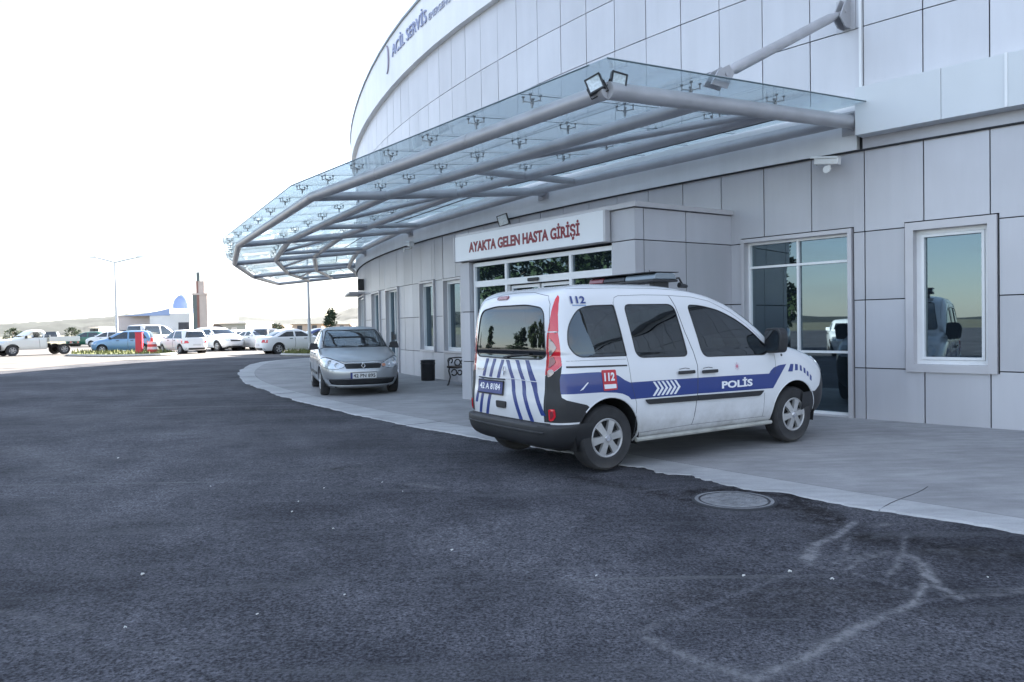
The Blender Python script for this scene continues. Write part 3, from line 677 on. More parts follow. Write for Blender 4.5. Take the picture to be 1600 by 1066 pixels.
la = G(929, 131, 4.02); la = ray(929, 131)*(8.0/ray(929, 131).y)+Vector((0, 0, CAM_H)); lb = ray(967, 126)*(8.05/ray(967, 126).y)+Vector((0, 0, CAM_H))
floodlight(la, R_(-22), R_(-6), R_(-22), 'left floodlight of the pair at the canopy corner, tilted', .088, corner-la+Vector((0, 0, .06)))
floodlight(lb, R_(14), R_(-6), R_(12), 'right floodlight of the pair at the canopy corner', .088, corner-lb+Vector((0, 0, .06)))
fl = PS(171.45, .25, 3.66); floodlight(fl, R_(-20), R_(6), R_(-14), 'small floodlight on the wall band above the entrance sign', .12, Vector((.15, .18, -.1)))
M_CAM = mat('camera_white', (.72, .72, .70), .35)
def cctv(loc, yaw, label, sc_=1.0):
    t = empty('security_camera', loc); tag(t, label, 'camera', 'wall cameras'); t.rotation_euler = (0, 0, yaw); t.scale = (sc_,)*3; set_off()
    b = MB(); M = Matrix.Rotation(R_(-8), 4, 'Y')
    b.prism([(-.055, -.045), (.055, -.045), (.055, .03), (.03, .05), (-.03, .05), (-.055, .03)], -.17, .17, lambda u, v, h: M @ Vector((h, u, v))); b.build('housing', M_CAM, t, bevel=.008)
    b = MB(); b.prism([(-.065, .036), (-.034, .058), (.034, .058), (.065, .036), (.065, .044), (.036, .066), (-.036, .066), (-.065, .044)], -.16, .23, lambda u, v, h: M @ Vector((h, u, v))); b.build('sunshield', M_CAM, t)
    b = MB(); b.lathe([(0, .003), (.034, .003), (.034, -.02), (.045, -.02)], 16, M @ Matrix.Translation((.172, 0, -.005)) @ Matrix.Rotation(PI/2, 4, 'Y')); b.build('lens', M_BLACKP, t)
    b = MB(); b.tube([(-.02, 0, -.05), (-.03, 0, -.10), (-.05, .06, -.13), (-.06, .15, -.14)], [.022, .022, .02, .02], 8); b.lathe([(0, 0), (.05, 0), (.05, .02), (0, .02)], 16, Matrix.Translation((-.06, .165, -.14)) @ Matrix.Rotation(PI/2, 4, 'X')); b.build('wall_arm', M_CAM, t)
    return t
c1 = PS(178.83, .20, 3.60); cctv(c1, R_(222.2+90-180+0), 'white bullet camera under the ledge above the tall glazed screen', 1.0)
c2 = PS(166.3, .25, 3.66); cctv(c2, R_(200-90), 'white bullet camera on the far wall above the narrow windows', 1.2)
# ------------------------------------------------------------------ vehicles: ring-stacked bodies, clean cut-outs
M_PWHITE = mat('van_paint', (.70, .71, .73), .22, 0, .5, .6, noise=(1.6, .03, 5))
M_PSILVER = mat('silver_paint', (.42, .44, .46), .30, .65, .5, .5, noise=(2, .03, 3))
M_TYRE = mat('tyre_rubber', (.028, .028, .030), .75, noise=(9, .25, 4), bump=(90, .3, .002))
M_RIM = mat('hubcap_silver', (.42, .42, .42), .38, .35, noise=(7, .12, 4))
M_BUMP = mat('bumper_plastic', (.022, .023, .026), .55, noise=(5, .15, 4))
M_SEAL = mat('seal_rubber', (.012, .013, .015), .5)
M_GAP = mat('panel_gap', (.06, .065, .07), .7)
M_VGLASS = glass_mat('tinted_glass', (.04, .045, .05), .055, True, (.008, .010, .012), .55)
M_CGLASS = glass_mat('car_glass', (.42, .50, .50), .12, True, (.05, .06, .06), .06)
M_INT = mat('interior_grey', (.05, .05, .055), .8)
M_DARKU = mat('underbody', (.012, .012, .013), .9)
M_LRED = mat('lamp_red', (.62, .015, .03), .14, 0, .6, .8); M_LCLR = mat('lamp_clear', (.30, .24, .24), .15, .3, .6, .8); M_LAMPD = mat('lamp_dark_red', (.22, .03, .04), .2, 0, .6, .8)
M_HEAD = mat('headlamp_lens', (.58, .63, .68), .10, .35, .7, 1.0); M_AMB = mat('indicator_amber', (.55, .25, .16), .2, 0, .5, .8)
M_LIV = mat('livery_blue', (.018, .042, .20), .32, 0, .5, .4); M_LIVW = mat('livery_white', (.80, .81, .84), .35); M_LIVR = mat('livery_red', (.50, .03, .045), .35)
M_PLATE = mat('plate_blue', (.035, .05, .19), .35); M_PLATEW = mat('plate_white', (.62, .63, .63), .35); M_CHROME = mat('chrome_trim', (.75, .76, .78), .15, .9)

def dirty(m, z0, z1, col):
    nt = m.node_tree; b = nt.nodes['Principled BSDF']; tc = nt.nodes.new('ShaderNodeTexCoord'); sx = nt.nodes.new('ShaderNodeSeparateXYZ'); n = nt.nodes.new('ShaderNodeTexNoise'); n.inputs['Scale'].default_value = 3.5; n.inputs['Detail'].default_value = 9; n.inputs['Roughness'].default_value = .7
    r = nt.nodes.new('ShaderNodeMapRange'); r.inputs[1].default_value = z1; r.inputs[2].default_value = z0; r.inputs[3].default_value = .0; r.inputs[4].default_value = .85
    k = nt.nodes.new('ShaderNodeMapRange'); k.inputs[1].default_value = .35; k.inputs[2].default_value = .65; k.inputs[3].default_value = .3; k.inputs[4].default_value = 1.1
    mu = nt.nodes.new('ShaderNodeMath'); mu.operation = 'MULTIPLY'; mu.use_clamp = True; x = nt.nodes.new('ShaderNodeMixRGB'); x.inputs[2].default_value = (*col, 1)
    src = b.inputs['Base Color'].links[0].from_socket; K = nt.links.new
    K(tc.outputs['Object'], sx.inputs[0]); K(sx.outputs['Z'], r.inputs[0]); K(tc.outputs['Object'], n.inputs[0]); K(n.outputs[0], k.inputs[0]); K(r.outputs[0], mu.inputs[0]); K(k.outputs[0], mu.inputs[1]); K(mu.outputs[0], x.inputs[0]); K(src, x.inputs[1]); K(x.outputs[0], b.inputs['Base Color'])
dirty(M_PWHITE, .25, .62, (.30, .29, .27)); dirty(M_TYRE, .0, .12, (.10, .095, .09))
def body_bm(levels, N, step, a_f=8, b_f=3.0, a_r=14, b_r=4.0):
    lv = []
    keys = levels
    def herm(i, k, t):
        p0 = keys[max(i-1, 0)][k]; p1 = keys[i][k]; p2 = keys[i+1][k]; p3 = keys[min(i+2, len(keys)-1)][k]
        m1 = 0 if (p1-p0)*(p2-p1) <= 0 else (p2-p0)/2; m2 = 0 if (p2-p1)*(p3-p2) <= 0 else (p3-p1)/2
        lim = 3*abs(p2-p1); m1 = max(-lim, min(lim, m1)); m2 = max(-lim, min(lim, m2))
        return (2*t**3-3*t*t+1)*p1+(t**3-2*t*t+t)*m1+(-2*t**3+3*t*t)*p2+(t**3-t*t)*m2
    for i in range(len(keys)-1):
        d = max(abs(keys[i+1][k]-keys[i][k]) for k in range(4)); n = max(1, int(math.ceil(d/step)))
        for j in range(n): lv.append([herm(i, k, j/n) for k in range(4)])
    lv.append(list(keys[-1]))
    vs = []
    for z, xr, xf, W in lv:
        xm = (xr+xf)/2; Lh = (xf-xr)/2; half = []
        for k in range(241):
            # dense by y then by x
            t = k/240.0*PI; cx, sy = -math.cos(t), math.sin(t)
            a, b = (a_r, b_r) if cx < 0 else (a_f, b_f)
            th = t if t < PI/2 else PI-t
            c, s = math.cos(th), math.sin(th)
            # solve radial scale so that |x|^a+|y|^b=1 along the direction (c,s) in unit square
            lo, hi = 0.0, 2.0
            for _ in range(22):
                md = (lo+hi)/2
                if (md*c)**a+(md*s)**b > 1: hi = md
                else: lo = md
            x = lo*c; y = lo*s
            half.append((xm+(-Lh*x if cx < 0 else Lh*x), -W*y))
        loop = half+[(x, -y) for x, y in half[::-1][1:-1]]
        m = len(loop); cum = [0.0]
        for k in range(m): p, q = loop[k], loop[(k+1) % m]; cum.append(cum[-1]+math.hypot(q[0]-p[0], q[1]-p[1]))
        T = cum[-1]; j = 0
        for k in range(N):
            tt = T*k/N
            while cum[j+1] < tt: j += 1
            f = (tt-cum[j])/max(1e-9, cum[j+1]-cum[j]); p, q = loop[j], loop[(j+1) % m]
            vs.append((p[0]+(q[0]-p[0])*f, p[1]+(q[1]-p[1])*f, z))
    bm = bmesh.new(); V = [bm.verts.new(v) for v in vs]; nr = len(lv)
    for i in range(nr-1):
        for k in range(N): bm.faces.new((V[i*N+k], V[i*N+(k+1) % N], V[(i+1)*N+(k+1) % N], V[(i+1)*N+k]))
    bm.faces.new(V[-N:])
    bmesh.ops.recalc_face_normals(bm, faces=bm.faces)
    c = sum((f.calc_center_median()*0+f.normal*(f.calc_center_median().z) for f in bm.faces), Vector())
    if c.z < 0: bmesh.ops.reverse_faces(bm, faces=bm.faces)
    bm.normal_update()
    return bm
def inpoly(x, y, P):
    r = False; n = len(P); j = n-1
    for i in range(n):
        if (P[i][1] > y) != (P[j][1] > y) and x < (P[j][0]-P[i][0])*(y-P[i][1])/(P[j][1]-P[i][1])+P[i][0]: r = not r
        j = i
    return r
def roundpoly(P, r, n=5):
    out = []; m = len(P)
    for i in range(m):
        p = Vector(P[i]); a = Vector(P[i-1]); b = Vector(P[(i+1) % m]); ri = r[i] if hasattr(r, '__len__') else r
        if ri <= 0: out.append(tuple(p)); continue
        da = (a-p); db = (b-p); k = min(ri, da.length*.48, db.length*.48); A = p+da.normalized()*k; B = p+db.normalized()*k
        for j in range(n+1): t = j/n; out.append(tuple(A*(1-t)**2+p*2*t*(1-t)+B*t*t))
    return out
class Car:
    def __init__(s, levels, N, step, length, paint, root, tol, **k):
        s.bm = body_bm(levels, N, step, **k); s.bvh = BVHTree.FromBMesh(s.bm); s.L = length; s.mid = length/2; s.tol = tol; s.paint = paint; s.root = root
    VIEW = {'R': (lambda c: (c.x, c.z), lambda f, m: f.normal.y < -.12), 'L': (lambda c: (c.x, c.z), lambda f, m: f.normal.y > .12),
            'F': (lambda c: (c.y, c.z), lambda f, m: f.normal.x > .10 and f.calc_center_median().x > m), 'B': (lambda c: (c.y, c.z), lambda f, m: f.normal.x < -.10 and f.calc_center_median().x < m)}
    def cut(s, poly, view, name=None, mat_=None, parent=None, inset=0.0, seal=0.0, extra=None, keep=False):
        bm = s.bm; uv, ok = s.VIEW[view]; n = len(poly)
        us = [p[0] for p in poly]; vs = [p[1] for p in poly]; u0, u1, v0, v1 = min(us)-s.tol, max(us)+s.tol, min(vs)-s.tol, max(vs)+s.tol
        for i in range(n):
            p, q = Vector(poly[i]), Vector(poly[(i+1) % n]); d = q-p
            if d.length < 1e-5: continue
            fs = []
            for f in bm.faces:
                if not ok(f, s.mid): continue
                c = f.calc_center_median(); u, v = uv(c)
                if u0 < u < u1 and v0 < v < v1 and seg_d(u, v, p, q) < s.tol: fs.append(f)
            if not fs: continue
            nrm = Vector((-d.y, d.x))
            if view in 'RL': co, no = Vector((p.x, 0, p.y)), Vector((nrm.x, 0, nrm.y))
            else: co, no = Vector((0, p.x, p.y)), Vector((0, nrm.x, nrm.y))
            geom = list({g for f in fs for g in list(f.verts)+list(f.edges)})+fs
            bmesh.ops.bisect_plane(bm, geom=geom, plane_co=co, plane_no=no, dist=1e-5)
        bm.normal_update()
        inside = [f for f in bm.faces if ok(f, s.mid) and inpoly(*uv(f.calc_center_median()), poly) and (extra is None or extra(f.calc_center_median()))]
        res = None
        if name:
            mb = MB(); idx = {}
            for f in inside:
                for v in f.verts:
                    if v not in idx: idx[v] = len(mb.v); q = v.co-v.normal*inset; mb.v.append((q.x, q.y, q.z))
                mb.f.append(tuple(idx[v] for v in f.verts)); mb.a.append(0)
            res = s.put(mb, name, mat_, parent or s.root, smooth='all')
        if not keep: bmesh.ops.delete(bm, geom=inside, context='FACES')
        if seal: s.line(poly, view, seal, M_SEAL, 'seal', res or s.root, closed=True)
        return res
    def cut2(s, poly, view, back, name, mat_):
        sg = -1 if view == 'R' else 1; keep = s.VIEW
        s.VIEW = {view: (keep[view][0], (lambda f, m: f.normal.y*sg > .01 and f.calc_center_median().x < m)), 'B': (keep['B'][0], (lambda f, m: f.normal.x < -.01 and f.calc_center_median().x < m and f.calc_center_median().y*sg > .3))}
        s.cut(poly, view, keep=True); s.cut(back, 'B', keep=True); s.VIEW = keep
        ins = [f for f in s.bm.faces for c in (f.calc_center_median(),) if c.y*sg > .3 and c.x < s.mid and inpoly(c.x, c.z, poly) and inpoly(c.y, c.z, back)]
        mb = MB(); idx = {}
        for f in ins:
            for v in f.verts:
                if v not in idx: idx[v] = len(mb.v); mb.v.append(tuple(v.co))
            mb.f.append(tuple(idx[v] for v in f.verts)); mb.a.append(0)
        r = s.put(mb, name, mat_, s.root, smooth='all'); bmesh.ops.delete(s.bm, geom=ins, context='FACES'); return r
    def hit(s, u, v, view, off=0.0):
        o, d = {'R': (Vector((u, -4, v)), Vector((0, 1, 0))), 'L': (Vector((u, 4, v)), Vector((0, -1, 0))), 'F': (Vector((9, u, v)), Vector((-1, 0, 0))), 'B': (Vector((-4, u, v)), Vector((1, 0, 0)))}[view]
        h = s.bvh.ray_cast(o, d)
        if h[0] is None:
            h = s.bvh.find_nearest(Vector((u, -.8 if view == 'R' else .8, v)) if view in 'RL' else Vector((0 if view == 'B' else s.L, u, v)))
            return h[0]+h[1]*off
        n = h[1] if h[1].dot(d) < 0 else -h[1]
        return h[0]+n*off
    def line(s, pts, view, r, m, name='panel_gap', parent=None, closed=False, step=.04, off=-.001):
        P = []; n = len(pts)
        for i in range(n if closed else n-1):
            a, b = Vector(pts[i]), Vector(pts[(i+1) % n]); k = max(1, int((b-a).length/step))
            for j in range(k): q = a.lerp(b, j/k); P.append(s.hit(q.x, q.y, view, off))
        if not closed: P.append(s.hit(*pts[-1], view, off))
        mb = MB(); mb.tube(P, r, 6, closed=closed); return s.put(mb, name, m, parent or s.root, smooth=True)
    def put(s, mb, name, m, parent=None, smooth=False, bevel=0.0):
        mb.v = [(x-s.mid, y, z) for x, y, z in mb.v]
        return mb.build(name, m, parent or s.root, smooth=smooth, bevel=bevel, fix=(smooth != 'all'))
    def fn(s, view, off=.002):
        return lambda u, v, h: s.hit(u, v, view, off+h)
    def decal(s, poly, view, m, name, parent=None, off=.002, th=.002, grid=.05):
        bm = bmesh.new(); f = bm.faces.new([bm.verts.new((p[0], p[1], 0)) for p in poly]); bmesh.ops.triangulate(bm, faces=[f])
        for _ in range(5):
            es = [e for e in bm.edges if e.calc_length() > grid]
            if not es: break
            bmesh.ops.subdivide_edges(bm, edges=es, cuts=1); bmesh.ops.triangulate(bm, faces=[f for f in bm.faces if len(f.verts) > 3])
        bm.verts.index_update(); mb = MB(); n = len(bm.verts)
        top = [s.hit(v.co.x, v.co.y, view, off+th) for v in bm.verts]; bot = [s.hit(v.co.x, v.co.y, view, off-.004) for v in bm.verts]
        mb.add(top+bot, [tuple(v.index for v in f.verts) for f in bm.faces]+[(e.verts[0].index, e.verts[1].index, e.verts[1].index+n, e.verts[0].index+n) for e in bm.edges if len(e.link_faces) == 1]); bm.free()
        return s.put(mb, name, m, parent)
    def finish(s, name='body', floor_z=.2):
        mb = MB(); idx = {}
        for f in s.bm.faces:
            for v in f.verts:
                if v not in idx: idx[v] = len(mb.v); mb.v.append(tuple(v.co))
            mb.f.append(tuple(idx[v] for v in f.verts)); mb.a.append(0)
        o = s.put(mb, name, s.paint, s.root, smooth='all'); s.bm.free()
        try: o.data.set_sharp_from_angle(angle=R_(50))
        except Exception: pass
        return o
def make_wheel(car, x, y, r, w, rr, side, spokes=6, rimmat=None, hi=True, cap=None):
    """side -1: outer face towards -y"""
    seg = 40 if hi else 20
    M = Matrix.Translation((x, y, r)) @ Matrix.Rotation(PI/2 if side < 0 else -PI/2, 4, 'X')      # local +z -> outer
    h = w/2; m = MB()
    m.lathe([(rr-.01, -h*.8), (rr+.02, -h), (r-.03, -h), (r-.008, -h*.82), (r, -h*.5), (r, h*.5), (r-.008, h*.82), (r-.03, h), (r-.045, h*.97), (rr+.03, h), (rr+.008, h*.96), (rr-.004, h*.84)], seg, M)
    t = car.put(m, 'wheel', M_TYRE, car.root, smooth=True)
    m = MB(); m.lathe([(0, h*.55), (rr*.9, h*.55), (rr*.93, h*.5)], seg, M); car.put(m, 'brake_disc', M_DARKU, t)
    m = MB(); zc = h*.80
    m.lathe([(rr-.02, h*.52), (rr-.018, zc+.01), (rr-.004, zc+.018), (rr+.006, zc+.01), (rr+.004, h*.6)], seg, M)
    for k in range(spokes):
        a = 2*PI*k/spokes+.15; wi, wo_ = .030, .040
        p = [(.045, -wi), (rr*.6, -wi*1.05), (rr-.012, -wo_), (rr-.012, wo_), (rr*.6, wi*1.05), (.045, wi)]
        m.prism(p, h*.62, zc+.012, lambda u, v, q: M @ Vector((u*math.cos(a)-v*math.sin(a), u*math.sin(a)+v*math.cos(a), q+(.012*(1-u/rr) if q > h*.7 else 0))))
    m.lathe([(0, zc+.022), (.045, zc+.020), (.062, zc+.012), (.065, h*.6)], 20, M)
    car.put(m, 'rim', rimmat or M_RIM, t, smooth=True)
    if hi:
        m = MB(); m.lathe([(0, zc+.031), (.028, zc+.030), (.034, zc+.022), (.034, zc)], 16, M); car.put(m, 'hub_cap', M_CHROME, t, smooth=True)
    return t
def arch(car, x, z, r, view, name='wheel_arch', m=None, lip=.010, bottom=.2, n=28, sx=1.0, a0=None):
    P = [(x+r*sx*math.cos(t), z+r*math.sin(t)) for t in [(-.25*PI+1.5*PI*k/n) for k in range(n+1)]]
    P = [p for p in P if p[1] > bottom-.03]; xs_ = [P[0][0], P[-1][0]]
    poly = P+[(P[-1][0], bottom-.35), (P[0][0], bottom-.35)]
    car.cut(poly, view)
    if lip and a0 is None: car.line(P, view, lip, m or car.paint, 'arch_lip', None, off=-.006)
    elif lip:
        k = [i for i, p in enumerate(P) if p[0] < x-.235 and p[1] < .62]; k = min(k) if k else len(P)
        car.line(P[:k+1], view, lip, m or car.paint, 'arch_lip', None, off=-.006); car.line(P[k:], view, lip, M_BUMP, 'arch_lip', None, off=-.006)
    # dark wheel house
    yo = abs(car.hit(x+r*.9*(1 if x > car.mid else -1), z+.1, view).y)-.02
    mb = MB(); y0, y1 = (-yo, -.50) if view == 'R' else (.50, yo); k = 16
    arc = [(x+r*sx*1.02*math.cos(PI*i/k*1.2-.1*PI), z+r*1.02*math.sin(PI*i/k*1.2-.1*PI)) for i in range(k+1)]
    f = 1 if view == 'R' else -1
    vs_ = [(a, y0*1.0 if view == 'R' else y1, b) for a, b in arc]+[(a, y1 if view == 'R' else y0, b) for a, b in arc]
    mb.add(vs_, [(i, i+1, k+2+i, k+1+i) for i in range(k)]+[tuple(k+1+i for i in range(k+1))])
    car.put(mb, name, M_DARKU)

# ------------------------------------------------------------------ the police van
VAN_Q = (-0.1023, 7.6919, 0.5506)
vr = empty('police_van', (0, 0, 0)); set_off()
tag(vr, 'white police van with blue stripe and roof light bar beside the pavement edge', 'van')
LV = [(.235, .10, 4.02, .78), (.27, .03, 4.08, .82), (.33, -.01, 4.15, .86), (.42, -.025, 4.19, .888), (.47, -.02, 4.20, .893), (.485, .035, 4.20, .895), (.60, .03, 4.20, .905), (.70, .035, 4.18, .910), (.80, .05, 4.14, .910), (.90, .055, 4.05, .905),
      (.97, .06, 3.93, .898), (1.03, .07, 3.76, .888), (1.08, .075, 3.56, .880), (1.12, .08, 3.36, .872), (1.155, .075, 3.25, .868), (1.25, .08, 3.13, .856), (1.35, .088, 2.99, .840), (1.45, .098, 2.83, .823),
      (1.545, .113, 2.65, .805), (1.62, .135, 2.46, .785), (1.67, .160, 2.30, .765), (1.71, .20, 2.12, .740), (1.745, .27, 1.90, .705), (1.77, .37, 1.70, .655), (1.79, .56, 1.52, .56), (1.802, .70, 1.40, .42), (1.81, .95, 1.25, .22), (1.812, 1.05, 1.15, .05)]
van = Car(LV, 300, .034, 4.21, M_PWHITE, vr, .085, a_r=22, b_r=6.0)
RW, FW, HR = (.645, .335), (3.325, .335), .375
for v in 'RL':
    van.cut([(-.2, .10), (.45, .10), (.45, .4835), (-.2, .4835)], v, 'rear_bumper', M_BUMP)
van.cut([(-1, .10), (1, .10), (1, .4835), (-1, .4835)], 'B', 'rear_bumper', M_BUMP)
for v in 'RL':
    van.cut([(3.45, .10), (4.5, .10), (4.5, .80), (3.94, .80), (3.80, .615), (3.70, .56), (3.45, .56)], v, 'front_bumper', M_BUMP)
van.cut([(-.8, .10), (.8, .10), (.8, .74), (-.8, .74)], 'F', 'front_bumper', M_BUMP)
for v in 'RL':
    arch(van, RW[0], RW[1], HR, v, m=M_PWHITE, bottom=.26, a0=.0); arch(van, FW[0], FW[1], HR+.005, v, m=M_PWHITE, bottom=.26)
# side windows
QW = roundpoly([(.36, 1.545), (.50, 1.577), (.795, 1.582), (.885, 1.09), (.31, 1.10), (.215, 1.20), (.235, 1.40)], [.10, .1, .015, .015, .10, .12, .12])
DW = roundpoly([(.925, 1.585), (1.575, 1.582), (1.69, 1.050), (1.01, 1.065)], [.07, .09, .07, .09])
FWN = roundpoly([(1.765, 1.575), (1.95, 1.565), (2.20, 1.515), (2.45, 1.415), (2.66, 1.295), (2.93, 1.085), (2.84, 1.015), (1.90, 1.035)], [.06, .1, .1, .1, .1, .05, .06, .08])
for v in 'RL':
    van.cut(QW, v, 'side_window', M_VGLASS, inset=.003, seal=.0055); van.cut(DW, v, 'door_window', M_VGLASS, inset=.003, seal=.0055); van.cut(FWN, v, 'front_window', M_VGLASS, inset=.003, seal=.0055)
# tailgate window, windscreen
TW = roundpoly([(-.60, 1.565), (-.3, 1.605), (.3, 1.605), (.60, 1.565), (.665, 1.12), (.60, 1.085), (0, 1.075), (-.60, 1.085), (-.665, 1.12)], [.10, .1, .1, .10, .06, .03, .1, .03, .06])
van.cut(TW, 'B', 'tailgate_window', M_VGLASS, inset=.003, seal=.007)
WS = roundpoly([(-.62, 1.66), (.62, 1.66), (.74, 1.19), (-.74, 1.19)], .06); van.cut(WS, 'F', 'windscreen', M_VGLASS, inset=.003, seal=.006)
# tall rear lamps wrap the corner
for v in 'RL':
    sg_ = -1 if v == 'R' else 1
    lamp_side = [(.155, 1.03), (.150, 1.10), (.152, 1.35), (.175, 1.50), (.22, 1.60), (.262, 1.672), (.235, 1.705), (.15, 1.69), (.0, 1.6), (-.1, 1.4), (-.1, .93), (.05, .93)]
    BP = [(sg_*.668, .5), (sg_*.668, 1.30), (sg_*.690, 1.45), (sg_*.700, 1.60), (sg_*.700, 2.0), (sg_*1.2, 2.0), (sg_*1.2, .5)]
    van.cut2([(-.1, 1.345), (.156, 1.345), (.170, 1.50), (.192, 1.60), (.215, 1.665), (.218, 1.69), (.20, 1.705), (-.1, 1.705)], v, BP, 'tail_lamp', M_LRED)
    lo = van.cut2([(.152, 1.335), (-.1, 1.335), (-.1, .88), (.04, .90), (.157, 1.03)], v, BP, 'tail_lamp', M_LRED)
    FT = [(.10, .4835), (.45, .4835), (.45, .60), (.375, .655), (.26, .685), (.17, .71), (.135, .735), (.12, .80), (.112, .90), (.104, 1.0), (.157, 1.03), (.04, .90), (-.1, .88), (-.1, .4835)]
    van.cut2([(-.1, .4835), (.45, .4835), (.45, .60), (.375, .655), (.26, .685), (.17, .71), (.135, .735), (.128, .80), (.130, .90), (.157, 1.028), (.04, .898), (-.1, .88)], v, BP, 'rear_quarter_trim', M_BUMP)
    van.line([(.153, 1.34), (.10, 1.34), (.075, 1.34)], v, .006, M_SEAL, 'seal', lo)
    yy = lambda a: sg_*a
    van.decal(roundpoly([(yy(.70), 1.285), (yy(.745), 1.25), (yy(.785), 1.19), (yy(.745), 1.14), (yy(.705), 1.10)], .02), 'B', M_LCLR, 'reversing_lens', lo, th=.004)
    van.decal(roundpoly([(yy(.705), 1.09), (yy(.745), 1.12), (yy(.78), 1.06), (yy(.74), 1.02), (yy(.705), 1.0)], .02), 'B', M_LAMPD, 'brake_lens', lo, th=.004)
    van.decal(roundpoly([(yy(.70), .985), (yy(.75), .995), (yy(.78), .965), (yy(.74), .925), (yy(.70), .92)], .02), 'B', M_LCLR, 'fog_lens', lo, th=.004)
    van.decal(roundpoly([(yy(.735), .625), (yy(.795), .63), (yy(.80), .56), (yy(.775), .52), (yy(.735), .515)], .015), 'B', M_LRED, 'reflector', None, th=.008)
    van.decal(roundpoly([(yy(.750), .605), (yy(.780), .61), (yy(.785), .57), (yy(.765), .54), (yy(.750), .535)], .01), 'B', M_LAMPD, 'reflector_core', None, th=.010)
# livery stripe (inlaid in the paint) on both sides
ST = [(.125, .952), (.39, .955), (.52, .952), (.66, .940), (.76, .905), (.83, .86), (.895, .832), (1.30, .829), (1.77, .824), (2.30, .818), (2.87, .806), (2.90, .838), (2.95, .868), (3.04, .889), (3.165, .897), (3.10, .83), (3.02, .74), (2.935, .641), (2.30, .652), (1.77, .661), (1.3, .665), (.905, .668), (.87, .70), (.80, .73), (.72, .745), (.55, .760), (.40, .763), (.125, .765)]
CH = [[(3.235, .893), (3.285, .890), (3.262, .808), (3.185, .812)], [(3.318, .889), (3.362, .883), (3.354, .816), (3.306, .818)], [(3.402, .872), (3.430, .863), (3.428, .802), (3.398, .812)], [(3.468, .842), (3.496, .828), (3.498, .770), (3.468, .785)], [(3.526, .802), (3.555, .785), (3.556, .733), (3.524, .750)], [(3.585, .758), (3.618, .732), (3.612, .680), (3.582, .700)]]
